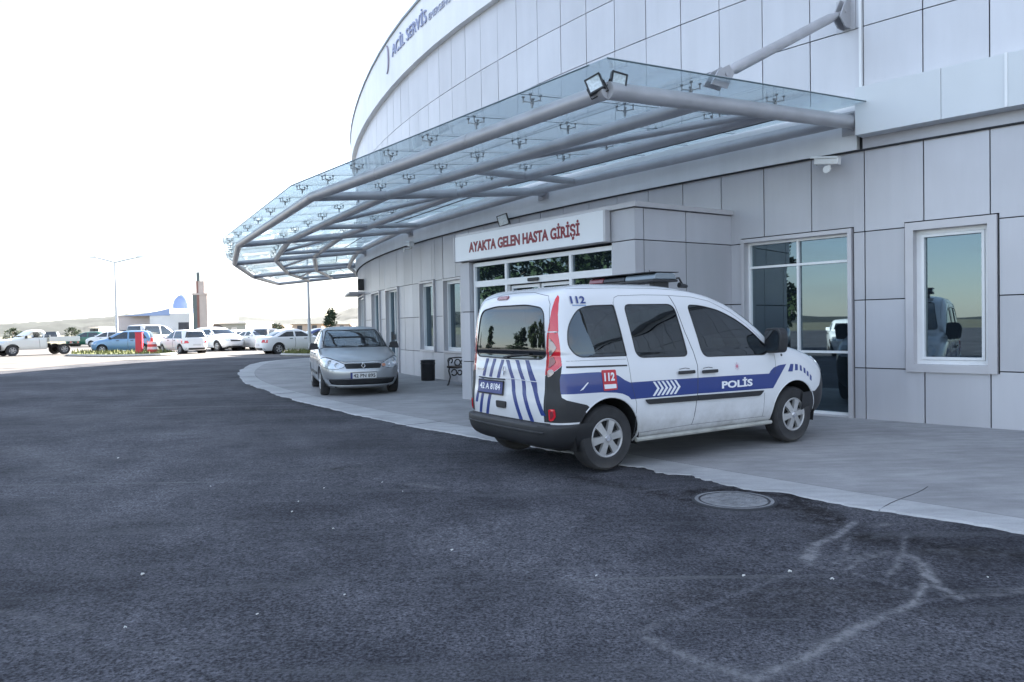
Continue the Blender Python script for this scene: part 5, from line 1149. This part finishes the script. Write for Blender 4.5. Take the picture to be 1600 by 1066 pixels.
# the white pickup at the far left
pk = empty('pickup_truck', (0, 0, 0)); tag(pk, 'white single-cab pickup truck with a low flat bed and black bumper', 'pickup truck')
PW = mat('pickup_paint', (.74, .75, .72), .35, 0, .5, .3)
PL = [(.38, 1.95, 4.72, .74), (.55, 1.90, 4.84, .82), (.80, 1.90, 4.84, .84), (.95, 1.90, 4.70, .84), (1.05, 1.90, 4.25, .82), (1.12, 1.90, 3.65, .80), (1.16, 1.91, 3.52, .79), (1.35, 1.97, 3.25, .74), (1.52, 2.05, 2.98, .68), (1.62, 2.15, 2.75, .58), (1.66, 2.3, 2.5, .1)]
c = Car(PL, 88, .12, 4.84, PW, pk, .22, a_f=7, b_f=2.8, a_r=16, b_r=8); c.mid = 3.3
for v in 'RL':
    c.cut(roundpoly([(2.22, 1.14), (3.22, 1.14), (2.86, 1.50), (2.28, 1.52)], .05), v, 'side_window', M_VGLASS)
    c.cut([(4.0+.42*math.cos(PI*k/12), .36+.42*math.sin(PI*k/12)) for k in range(13)]+[(3.58, 0), (4.42, 0)], v); c.line([(2.15, 1.1), (2.2, .5)], v, .01, M_GAP); c.line([(3.35, 1.1), (3.3, .5)], v, .01, M_GAP)
c.cut([(-.66, 1.20), (.66, 1.20), (.56, 1.55), (-.56, 1.55)], 'F', 'windscreen', M_VGLASS); c.cut([(-.5, 1.2), (.5, 1.2), (.45, 1.5), (-.45, 1.5)], 'B', 'rear_window', M_VGLASS)
c.mid = 2.42
for s_ in (-1, 1): c.decal([(s_*.5, .98), (s_*.80, .96), (s_*.80, .82), (s_*.5, .82)], 'F', M_HEAD, 'headlamp', off=.004, th=.01)
m_ = MB(); m_.box(4.62, 4.92, -.86, .86, .40, .72); c.put(m_, 'front_bumper', M_BLACKP, bevel=.05)
m_ = MB(); m_.box(.0, 1.86, -.86, .86, .86, .93); m_.box(.0, 1.86, -.88, -.84, .93, 1.18); m_.box(.0, 1.86, .84, .88, .93, 1.18); m_.box(.0, .04, -.84, .84, .93, 1.18); m_.box(1.80, 1.84, -.84, .84, .93, 1.30); c.put(m_, 'flat_bed', PW)
m_ = MB(); m_.box(.1, 4.5, -.42, -.34, .50, .66); m_.box(.1, 4.5, .34, .42, .50, .66); m_.box(.6, .9, -.7, .7, .36, .46); m_.box(1.3, 1.8, -.75, -.45, .45, .75); c.put(m_, 'chassis', M_DARKU)
m_ = MB(); m_.box(.0, .06, -.8, .8, .52, .70); c.put(m_, 'rear_bumper', M_BLACKP)
for s_ in (-1, 1):
    m_ = MB(); m_.box(-.01, .0, s_*.55-.12, s_*.55+.12, .72, .84); c.put(m_, 'tail_lamp', M_LRED)
    m_ = MB(); m_.box(3.18, 3.30, s_*.80+(0 if s_ > 0 else -.2), s_*.80+(.2 if s_ > 0 else 0), 1.10, 1.28); c.put(m_, 'mirror', M_BLACKP, bevel=.03)
    for x in (.95, 4.0): make_wheel(c, x, s_*.74, .36, .22, .20, s_, 6, hi=False)
c.finish(); p = place(55, 555); pk.location = (p[0], p[1], -.022); pk.rotation_euler = (0, 0, R_(232))
# ------------------------------------------------------------------ litter bin and bench under the windows
set_off(); bp_ = G(669, 595, .02); bn = empty('litter_bin', bp_); tag(bn, 'black upright litter bin on the pavement below the narrow window', 'litter bin')
m_ = MB(); m_.lathe([(.0, .0), (.17, .0), (.18, .02), (.185, .50), (.195, .52), (.18, .53), (.165, .5), (.16, .1), (0, .1)], 28); b0 = m_.build('bin_body', M_BLACKP, bn, smooth=True)
m_ = MB(); m_.lathe([(.187, .42), (.192, .43), (.192, .45), (.187, .46)], 28); m_.build('rim_band', M_BUMP, bn, smooth=True)
bs = SG(692, 604)+.72; be = empty('park_bench', PS(bs, .42, .02), R_(math.degrees(bs/CR)-90)); tag(be, 'bench with scrolled black cast iron ends, half hidden by the entrance porch', 'bench')
# bench: local x along the wall, +y out from the wall
for sx in (-.62, .62):
    m_ = MB(); t = lambda pts, r=.016: m_.tube([(sx, y, z) for y, z in pts], r, 6)
    arc = lambda cy, cz, r, a0, a1, n=10: [(cy+r*math.cos(R_(a0+(a1-a0)*k/n)), cz+r*math.sin(R_(a0+(a1-a0)*k/n))) for k in range(n+1)]
    t([(.30, .0), (.27, .04), (.22, .20), (.26, .34), (.24, .42)], .02); t([(-.22, .0), (-.19, .04), (-.12, .2), (-.16, .38)], .02); t([(.30, .43), (.05, .40), (-.2, .43)], .018); t([(-.2, .43), (-.27, .62), (-.33, .82)], .018)
    t(arc(.12, .30, .07, 0, 330)); t(arc(-.03, .29, .055, 40, 380)); t(arc(.22, .58, .06, -60, 250)); t([(.26, .43), (.27, .55), (.20, .64), (.0, .65), (-.25, .62)], .016); t(arc(.03, .53, .075, 0, 360)); t(arc(-.12, .53, .06, 0, 360))
    m_.build('cast_iron_end', M_BLACKP, be, smooth=True)
m_ = MB()
for k in range(5): m_.box(-.66, .66, -.18+k*.098, -.10+k*.098, .435, .46)
m_.build('seat', mat('bench_wood', (.035, .022, .016), .6, noise=(20, .3, 4)), be, bevel=.006)
m_ = MB()
for k in range(3): z = .58+k*.09; y = -.255-k*.033; m_.box(-.66, .66, y, y+.022, z, z+.07)
m_.build('backrest', MATS['bench_wood'], be, bevel=.006)
# dark mat / drain at the porch foot is left out; red machine seen through the porch glass is not reachable

# ------------------------------------------------------------------ lawns and their kerbs in the car park
M_GRASS = mat('dry_grass', (.13, .15, .055), .9, noise=(3, .35, 6)); M_KS = mat('kerb_stone', (.42, .41, .38), .8, noise=(6, .15, 4))
def lawn(px_pts, name):
    P = [G(x, y, 0).xy for x, y in px_pts]; P = [tuple(p) for p in P]; P = roundpoly(P, 1.2)
    m = MB(); m.prism(P, -.03, .09); tag(m.build(name, M_GRASS), kind='stuff')
    m = MB(); m.tube([(x, y, .04) for x, y in P], .085, 4, closed=True); tag(m.build('lawn_kerb', M_KS), kind='structure')
    g_ = MB(); r = random.Random(5); xs_ = [p[0] for p in P]; ys_ = [p[1] for p in P]
    for _ in range(1400):
        x, y = r.uniform(min(xs_), max(xs_)), r.uniform(min(ys_), max(ys_))
        if inpoly(x, y, P):
            h = r.uniform(.08, .28); a = r.uniform(0, PI); w = r.uniform(.02, .07); dx, dy = math.cos(a)*w, math.sin(a)*w
            g_.add([(x-dx, y-dy, .08), (x+dx, y+dy, .08), (x+r.uniform(-.06, .06), y, .08+h)], [(0, 1, 2)])
    tag(g_.build('grass_tufts', mat('grass_blades', (.16, .17, .06), .9), fix=False), kind='stuff')
lawn([(105, 556.5), (180, 557.5), (262, 555.5), (280, 553.0), (255, 550.0), (120, 550.5)], 'grass')
lawn([(436, 556.0), (500, 556.5), (560, 556), (575, 551.0), (520, 550.0), (455, 551.0)], 'grass')

# ------------------------------------------------------------------ lamp posts
M_POLE = mat('galvanised_pole', (.50, .52, .54), .5, .4)
def lamp_post(loc, H, label, armL, armR):
    t = empty('street_lamp', loc); tag(t, label, 'street lamp', 'lamp posts in the car park'); set_off()
    m = MB(); m.tube([(0, 0, 0), (0, 0, H*.5), (0, 0, H)], [.10, .08, .055], 12); m.lathe([(0, .0), (.2, 0), (.2, .04), (.12, .06), (.12, .3), (.1, .32)], 12); m.build('pole', M_POLE, t, smooth=True)
    for s_, (l, up) in ((-1, armL), (1, armR)):
        m = MB(); m.tube([(0, 0, H-.05), (s_*l*.5, 0, H+up*.45), (s_*l, 0, H+up)], .05, 8); ar = m.build('arm', M_POLE, t, smooth=True)
        m = MB(); m.prism([(0, -.06), (.55, -.03), (.55, .03), (0, .06)], -.12, .12, lambda u, v, h: (s_*(l+u-.1), h, H+up+v+.02)); m.build('lamp_head', M_POLE, ar, bevel=.02)
    return t
lp = G(183.5, 551.0, 0); dpt = lp.y; lamp_post(lp, 6.15, 'tall twin-arm lamp post standing on the lawn strip beside the blue car', (1.3, .32), (1.6, .28))
lp2 = G(484, 551.5, 0); lamp_post(lp2, 6.15, 'twin-arm lamp post rising behind the canopy end near the silver car', (1.3, .32), (1.6, .28))

# ------------------------------------------------------------------ red cabinet, striped drum
p = G(218, 554.0, 0); t = empty('red_cabinet', p, R_(12)); tag(t, 'upright bright red cabinet standing on the lawn strip', 'cabinet')
MR = mat('red_enamel', (.55, .02, .05), .35)
m_ = MB(); m_.box(-.19, .19, -.15, .15, .08, 1.32); m_.build('case', MR, t, bevel=.02)
m_ = MB(); m_.box(-.16, .16, -.165, -.151, .15, 1.25); d_ = m_.build('door', MR, t, bevel=.006); m_ = MB(); m_.box(.11, .13, -.185, -.165, .62, .78); m_.build('handle', M_BLACKP, d_); m_ = MB(); m_.box(-.21, .21, -.17, .17, 1.32, 1.36); m_.build('lid', MR, t)
p = G(238, 553, 0); t = empty('traffic_drum', p); tag(t, 'red and white banded traffic drum right of the red cabinet', 'traffic drum')
MWB = mat('band_white', (.75, .73, .72), .5)
m_ = MB(); m_.lathe([(0, 0), (.36, 0), (.36, .06), (.30, .10), (.30, .28)], 24); m_.build('drum', mat('band_red', (.50, .08, .07), .5), t, smooth=True)
for k, (z0, z1) in enumerate(((.28, .44), (.44, .60), (.60, .76))):
    m_ = MB(); m_.lathe([(.298-k*.02, z0), (.285-k*.02, z1)], 24); m_.build('stripe_band', MWB if k % 2 == 0 else MATS['band_red'], t, smooth=True)
m_ = MB(); m_.lathe([(.245, .76), (.1, .78), (.08, 1.0), (.0, 1.02)], 24); m_.build('top_cap', MATS['band_red'], t, smooth=True)

# ------------------------------------------------------------------ the small mosque with its square tower (about 100 m off)
D = 100.0
def AT(px, z, y=D): d = ray(px, 520); return Vector((d.x/d.y*y, y, z))
def ZH(px, py, y=D): d = ray(px, py); return CAM_H+d.z/d.y*y
b0 = AT(270, 0); mq = empty('mosque', b0); set_off(b0); tag(mq, 'low white mosque with a blue dome beyond the parked cars', 'mosque')
MWH = mat('mosque_plaster', (.72, .70, .68), .8, noise=(.6, .06, 4)); MPK = mat('mosque_pink_stone', (.60, .52, .50), .8, noise=(.8, .08, 4)); MBL = mat('dome_blue_lead', (.28, .36, .56), .45, .2); MDK = mat('mosque_opening', (.06, .06, .07), .6)
x0, x1, x2, x3 = AT(181, 0).x, AT(243, 0).x, AT(304, 0).x, AT(380, 0).x; zt = ZH(181, 494.5)
m_ = MB(); m_.box(x0, x1, D, D+14, 0, zt); m_.build('left_wing', MPK, mq)
m_ = MB(); m_.box(x1, x2, D-1.5, D+16, 0, zt+.25); m_.build('prayer_hall', MWH, mq)
m_ = MB(); m_.box(x2+1.2, x3, D+1, D+12, 0, ZH(350, 506)); m_.build('right_wing', mat('mosque_grey_stone', (.36, .37, .35), .8, noise=(.8, .08, 4)), mq)
m_ = MB(); m_.box(x2+1.2, x3+.2, D+.6, D+12.2, ZH(350, 506), ZH(350, 503)); m_.box(x0-.15, x1, D-.2, D+14, zt, zt+.12); m_.build('eaves', MWH, mq)
m_ = MB(); m_.prism([(x2+1.4, D+1.2), (x3, D+1.2), (x3, D+11), (x2+1.4, D+11)], ZH(350, 503), ZH(350, 502.5)); m_.build('roof', MWH, mq)
# sweeping blue roof over the left wing rising to the dome
m_ = MB(); n = 14; xa, xb = AT(205, 0).x, AT(274, 0).x; vs_ = []
for i in range(n+1):
    t = i/n; x = xa+(xb-xa)*t; z = zt+.05+(ZH(274, 483)-zt)*(t**1.7)
    vs_ += [(x, D-1.56, zt-.02), (x, D-1.56, z), (x, D+9, z+.25), (x, D+9, zt-.02)]
m_.add(vs_, [(i*4+k, i*4+k+1, (i+1)*4+k+1, (i+1)*4+k) for i in range(n) for k in range(3)]+[(0, 1, 2, 3), (n*4+3, n*4+2, n*4+1, n*4)]); m_.build('curved_roof', MBL, mq, smooth=True)
dc = AT(285.5, 0, D+5); rz = ZH(285, 461, D+5); rb = ZH(285, 484, D+5); rr = (AT(299, 0).x-AT(272, 0).x)/2*1.05
m_ = MB(); m_.lathe([(rr*1.05, rb-1.2), (rr*1.05, rb), (rr, rb), (rr*.97, rb+(rz-rb)*.35), (rr*.80, rb+(rz-rb)*.68), (rr*.45, rb+(rz-rb)*.92), (0.12, rz), (0, rz+.02)], 32, Matrix.Translation((dc.x, dc.y, 0))); dm = m_.build('dome', MBL, mq, smooth=True)
m_ = MB(); m_.tube([(dc.x, dc.y, rz), (dc.x, dc.y, rz+.9)], .04, 6); m_.lathe([(0, .3), (.09, .38), (0, .46)], 10, Matrix.Translation((dc.x, dc.y, rz))); m_.build('finial', M_POLE, dm)
for a, b, c_, d_ in ((188, 206, 516, 523), (287, 303, 504, 518)):
    m_ = MB(); yy_ = D-.03 if a < 243 else D-1.53; m_.box(AT(a, 0).x, AT(b, 0).x, yy_, yy_+.3, ZH(a, d_), ZH(a, c_)); wn_ = m_.build('window', MDK, mq)
    m_ = MB(); m_.box(AT(a, 0).x-.12, AT(b, 0).x+.12, yy_-.05, yy_+.2, ZH(a, d_)-.15, ZH(a, d_)); m_.build('sill', MWH, wn_)
m_ = MB(); c_ = AT(334, 0); w_ = 1.05; m_.prism([(w_*math.cos(PI*k/12), w_*.8*math.sin(PI*k/12)) for k in range(13)], D+.95, D+1.2, lambda u, v, h: (c_.x+u, h, ZH(334, 517)+v)); m_.build('arched_window', MDK, mq)
m_ = MB(); m_.box(AT(358, 0).x, AT(366, 0).x, D+.9, D+1.05, ZH(360, 526), ZH(360, 512)); fr_ = m_.build('window', MWH, mq); m_ = MB(); m_.box(AT(359.5, 0).x, AT(364.5, 0).x, D+.86, D+.9, ZH(360, 525), ZH(360, 514)); m_.build('pane', MDK, fr_)
m_ = MB(); m_.prism([(AT(245, 0).x, D-3.5), (AT(277, 0).x, D-3.5), (AT(277, 0).x, D-1.5), (AT(245, 0).x, D-1.5)], ZH(260, 517), ZH(260, 516)); m_.build('porch_roof', MWH, mq)
for a in (247, 275):
    m_ = MB(); x = AT(a, 0).x; m_.box(x-.12, x+.12, D-3.4, D-3.16, 0, ZH(260, 517)); m_.build('porch_column', MWH, mq)
# tower
tb = AT(314, 0, D-2); set_off(tb); tw = empty('minaret_tower', tb); tag(tw, 'square pink banded minaret tower with a stepped top, its shaded left side coloured dark', 'tower')
MTD = mat('tower_shade_or_dark_stone', (.12, .15, .15), .7, noise=(1, .1, 3)); MTR = mat('tower_red_stone', (.24, .12, .10), .7, noise=(1, .1, 3)); MTP = mat('tower_pale_stone', (.52, .44, .40), .7, noise=(1, .08, 3))
def tbx(nm, a, b, z0, z1, m, dy0=0, dy1=1.8): q = MB(); q.box(AT(a, 0, D-2).x, AT(b, 0, D-2).x, D-2+dy0, D-2+dy1, z0, z1); return q.build(nm, m, tw)
z1 = ZH(314, 461, D-2); tbx('shaft', 303, 325, 0, z1, MTP); tbx('shaded_left_strip', 302.6, 309, 0, z1, MTD, -.06, 1.86); tbx('red_strip', 309, 312.5, 0, z1, MTR, -.05, .2); tbx('cornice', 302, 326, z1, z1+.25, MTP, -.12, 1.95)  # dark left strip: the shaft's shaded side put into its colour
z2 = ZH(314, 439, D-2); tbx('upper_shaft', 307, 319.5, z1+.25, z2, MTP, .3, 1.5); tbx('red_strip', 307, 310, z1+.25, z2, MTR, .25, 1.5); tbx('spire', 306.6, 311.8, z2, ZH(309, 425, D-2), MTD, .5, 1.1)
set_off()

# ------------------------------------------------------------------ distant houses
def house(px0, px1, py_top, y, wall, roofc, label, hroof=1.6):
    p = AT((px0+px1)/2, 0, y); h = empty('house', p); set_off(p); tag(h, label, 'house', 'distant houses'); a, b = AT(px0, 0, y).x, AT(px1, 0, y).x; z = ZH(px0, py_top, y); zw = max(2.4, z-hroof)
    m = MB(); m.box(a, b, y, y+9, -.5, zw); wl = m.build('wall', mat('house_wall_%d' % int(wall[0]*100), wall, .85, noise=(.5, .08, 3)), h)
    m = MB(); m.prism([(-.5, zw), (9.5, zw), (4.5, z)], a-.4, b+.4, lambda u, v, q: (q, y+u, v)); m.build('roof', mat('roof_tile_%d' % int(roofc[0]*100), roofc, .8, noise=(1.5, .15, 4)), h)
    n = max(2, int((b-a)/3.5))
    for k in range(n):
        x = a+(b-a)*(k+.5)/n; m = MB(); m.box(x-.55, x+.55, y-.04, y+.1, 1.0, min(2.2, zw-.3)); m.build('window', MDK, h)
    set_off()
house(457, 503, 511, 170, (.55, .42, .33), (.42, .25, .17), 'long low peach house with a tiled roof behind the second lamp post')
house(391, 407, 515.5, 190, (.5, .40, .36), (.42, .18, .12), 'small house with an orange roof right of the mosque')
house(415, 440, 516.5, 200, (.55, .50, .42), (.38, .27, .18), 'low cream house seen above the dark hatchback')
house(142, 153, 511, 160, (.7, .68, .66), (.55, .48, .45), 'small white hut with a peaked roof at the foot of the hill')
house(480, 545, 513, 210, (.5, .42, .35), (.38, .24, .18), 'peach farm building partly hidden behind the conifer')

# ------------------------------------------------------------------ trees
M_BARK = mat('bark', (.10, .075, .055), .9, noise=(8, .3, 4))
def leafmat(n, c): 
    m = mat(n, c, .75, 0, .3, rnd=.45); return m
M_LEAF = leafmat('leaves_dark_green', (.035, .062, .022)); M_CON = leafmat('needles', (.022, .042, .022)); M_BUSH = leafmat('bush_leaves', (.06, .08, .045))
def crown(rn, n, shape, leaf, clumps, rad, h0, h1, kind):
    mb = MB(); cl = []
    for _ in range(clumps):
        t = rn.random(); z = h0+(h1-h0)*t; w = rad*(shape(t)); a = rn.uniform(0, 2*PI); r = w*math.sqrt(rn.random())*.95; cl.append((r*math.cos(a), r*math.sin(a), z, rn.uniform(.16, .34)*rad, rn.random()))
    for _ in range(n):
        cx_, cy_2, cz_, cr_, sh = rn.choice(cl); v = Vector((rn.gauss(0, 1), rn.gauss(0, 1), rn.gauss(0, .8))).normalized()*cr_*rn.uniform(.5, 1.05); p = Vector((cx_, cy_2, cz_))+v
        d = Vector((rn.gauss(0, 1), rn.gauss(0, 1), rn.gauss(0, 1))).normalized(); e = d.orthogonal().normalized(); e = Matrix.Rotation(rn.uniform(0, 6.28), 3, d) @ e; f = d.cross(e); L_ = leaf*rn.uniform(.6, 1.4)
        mb.add([p-e*L_, p+f*L_*.45, p+e*L_, p-f*L_*.45], [(0, 1, 2, 3)], .02+.5*sh+.45*rn.random())
    return mb
def tree(name, loc, H, rad, label, seed, kind='broad', group=None, n=2600, leaf=.16):
    rn = random.Random(seed); t = empty(name, loc); tag(t, label, 'tree', group); set_off()
    m = MB(); m.tube([(0, 0, -.1), (.05, .02, H*.25), (-.04, .05, H*.55), (.02, 0, H*.9)], [H*.028, H*.022, H*.013, H*.004], 10)
    for k in range(8):
        a = rn.uniform(0, 2*PI); z = H*rn.uniform(.25, .7); l = rad*rn.uniform(.4, .8); m.tube([(0, 0, z), (math.cos(a)*l*.5, math.sin(a)*l*.5, z+l*.3), (math.cos(a)*l, math.sin(a)*l, z+l*.55)], [H*.010, H*.007, H*.003], 6)
    m.build('trunk', M_BARK, t, smooth=True)
    if kind == 'broad': mb = crown(rn, n, lambda u: max(.15, math.sin(PI*(u*.85+.12))), leaf, 46, rad, H*.28, H*.97, kind); mm = M_LEAF
    elif kind == 'cone': mb = crown(rn, n, lambda u: (1-u)*.85+.12, leaf, 46, rad, H*.12, H*.97, kind); mm = M_CON
    else: mb = crown(rn, n, lambda u: math.sin(PI*min(1, u*.9+.1))+.1, leaf, 24, rad, H*.1, H*.9, kind); mm = M_BUSH
    mb.build('crown', mm, t, fix=False); return t
def copy_tree_obj(src, loc, rz, s, label):
    r = src.copy(); col.objects.link(r); r.location = loc; r.rotation_euler = (0, 0, rz); r.scale = (s, s, s); r['label'] = label
    for ch in src.children: c = ch.copy(); col.objects.link(c); c.parent = r
    return r
p = G(517, 540, 0)*1.0; d_ = ray(517, 520); tp = Vector((d_.x/d_.y*72, 72, 0))
tree('conifer', tp, 3.1, 1.35, 'dark round conifer on the lot beyond the silver car', 11, 'cone', n=2200, leaf=.12)
rw = 'trees mirrored in the glass'
a = tree('broadleaf_tree', (-59, 25, 0), 11, 3.8, 'large dark green tree mirrored in the entrance glass', 21, 'broad', rw, 6500, .30)
copy_tree_obj(a, (-61, 19, 0), 1.1, 1.05, 'second tree from the left mirrored in the entrance glass'); copy_tree_obj(a, (-63, 12.5, 0), 2.3, .92, 'tree beside the white saloon mirrored in the glass')
copy_tree_obj(a, (-58, 31, 0), 4.0, .85, 'rightmost tree mirrored in the entrance glass');
copy_tree_obj(a, (-17.5, 7.6, 0), 3.0, .42, 'young tree mirrored at the edge of the tall glazed screen')
b = tree('conifer', (-46, 34, 0), 6.0, 1.7, 'pointed conifer mirrored in the van tailgate window', 31, 'cone', rw, 3000, .2)
copy_tree_obj(b, (-52, 33, 0), 1.0, 1.05, 'taller pointed conifer mirrored in the van tailgate window'); copy_tree_obj(b, (-44, 42, 0), 2.0, .8, 'small pointed conifer mirrored in the van tailgate window')
# small trees and scrub dotted along the foot of the hills
s0 = None; rn = random.Random(8)
for k, (px, yy_, H_) in enumerate([(112, 140, 2.4), (388, 120, 2.2), (430, 130, 2.6), (20, 130, 2.6), (372, 130, 3.0)]):
    d_ = ray(px, 520); loc = (d_.x/d_.y*yy_, yy_, 0); lab = 'small hazy bush tree %s' % ['right of the pickup bed', 'right of the mosque wing', 'behind the dark hatchback', 'above the pickup bonnet', 'beside the arched mosque window'][k]
    if s0 is None: s0 = tree('bush_tree', loc, 2.6, 1.5, lab, 41, 'bush', 'scrub trees along the hill foot', 900, .16)
    else: copy_tree_obj(s0, loc, rn.uniform(0, 6), H_/2.6, lab)

# ------------------------------------------------------------------ hills
PROF = [(-900, 500), (-500, 506), (-200, 508), (0, 507), (60, 504), (120, 500), (160, 497), (200, 493), (250, 488), (290, 486), (330, 489), (370, 495), (400, 497), (440, 500), (480, 498), (505, 495), (530, 488), (560, 481), (620, 470), (700, 462), (900, 450), (1400, 455)]
def hz(px):
    for (a, x), (b, y) in zip(PROF, PROF[1:]):
        if a <= px <= b: t = (px-a)/(b-a); return x+(y-x)*t*t*(3-2*t)
    return 500
rn = random.Random(4); cols = list(range(-900, 1401, 6)); rows = 26; vs_ = []
for j in range(rows+2):
    y = 260+ (1050-260)*j/rows if j <= rows else 1500
    for px in cols:
        t = min(1, j/rows); z_top = ZH(px, hz(px), 1050); prof = smooth01(t)*.55+.45*t**1.5
        wv = .10*math.sin(px*.021+j*.5)+.07*math.sin(px*.053-j*.8)+.04*math.sin(px*.13+j*1.7)
        z = -1.5+(z_top+1.5)*(prof+wv*math.sin(PI*t))+(rn.uniform(-.5, .5)*t+ (rn.uniform(0, 1.6) if t > .97 and j <= rows else 0)) if j <= rows else -5
        d_ = ray(px, 520); vs_.append((d_.x/d_.y*y, y, z))
nc = len(cols); m_ = MB(); m_.add(vs_, [(j*nc+i, j*nc+i+1, (j+1)*nc+i+1, (j+1)*nc+i) for j in range(rows+1) for i in range(nc-1)])
def hillmat():
    m = mat('hill_scrub', (.10, .12, .06), .95); nt = m.node_tree; b = nt.nodes['Principled BSDF']; tc = nt.nodes.new('ShaderNodeTexCoord'); n = nt.nodes.new('ShaderNodeTexNoise'); n.inputs['Scale'].default_value = .035; n.inputs['Detail'].default_value = 8; n.inputs['Roughness'].default_value = .7
    r = nt.nodes.new('ShaderNodeValToRGB'); r.color_ramp.elements[0].position = .42; r.color_ramp.elements[1].position = .60; r.color_ramp.elements[0].color = (.004, .010, .008, 1); r.color_ramp.elements[1].color = (.008, .014, .009, 1)
    nt.links.new(tc.outputs['Object'], n.inputs[0]); nt.links.new(n.outputs[0], r.inputs[0]); nt.links.new(r.outputs[0], b.inputs['Base Color']); return m
tag(m_.build('hills', hillmat(), smooth='all'), kind='structure')
# low rise on the other side, seen only in the glass
m_ = MB(); q = []
for j in range(8):
    for i in range(61):
        a = R_(150+150*i/60); r = 300+j*100; q.append((r*math.cos(a), r*math.sin(a), -1+(6+3*math.sin(i*.5)+2*math.sin(i*1.3))*smooth01(j/5.0)))
m_.add(q, [(j*61+i, j*61+i+1, (j+1)*61+i+1, (j+1)*61+i) for j in range(7) for i in range(60)]); tag(m_.build('hills', MATS['hill_scrub'], smooth='all'), kind='structure')
# ------------------------------------------------------------------ the air between here and the hills
m_ = MB(); m_.box(-1900, 1900, -700, 1560, -7, 150); hzo = m_.build('haze', MATS['bark']); tag(hzo, kind='stuff')
hm = bpy.data.materials.new('haze_air'); hm.use_nodes = True; nt = hm.node_tree; nt.nodes.clear()
ho = nt.nodes.new('ShaderNodeOutputMaterial'); hv = nt.nodes.new('ShaderNodeVolumePrincipled'); hv.inputs['Color'].default_value = (.86, .92, 1, 1); hv.inputs['Density'].default_value = .00002; hv.inputs['Anisotropy'].default_value = .3
nt.links.new(hv.outputs[0], ho.inputs['Volume']); hzo.data.materials.clear(); hzo.data.materials.append(hm)
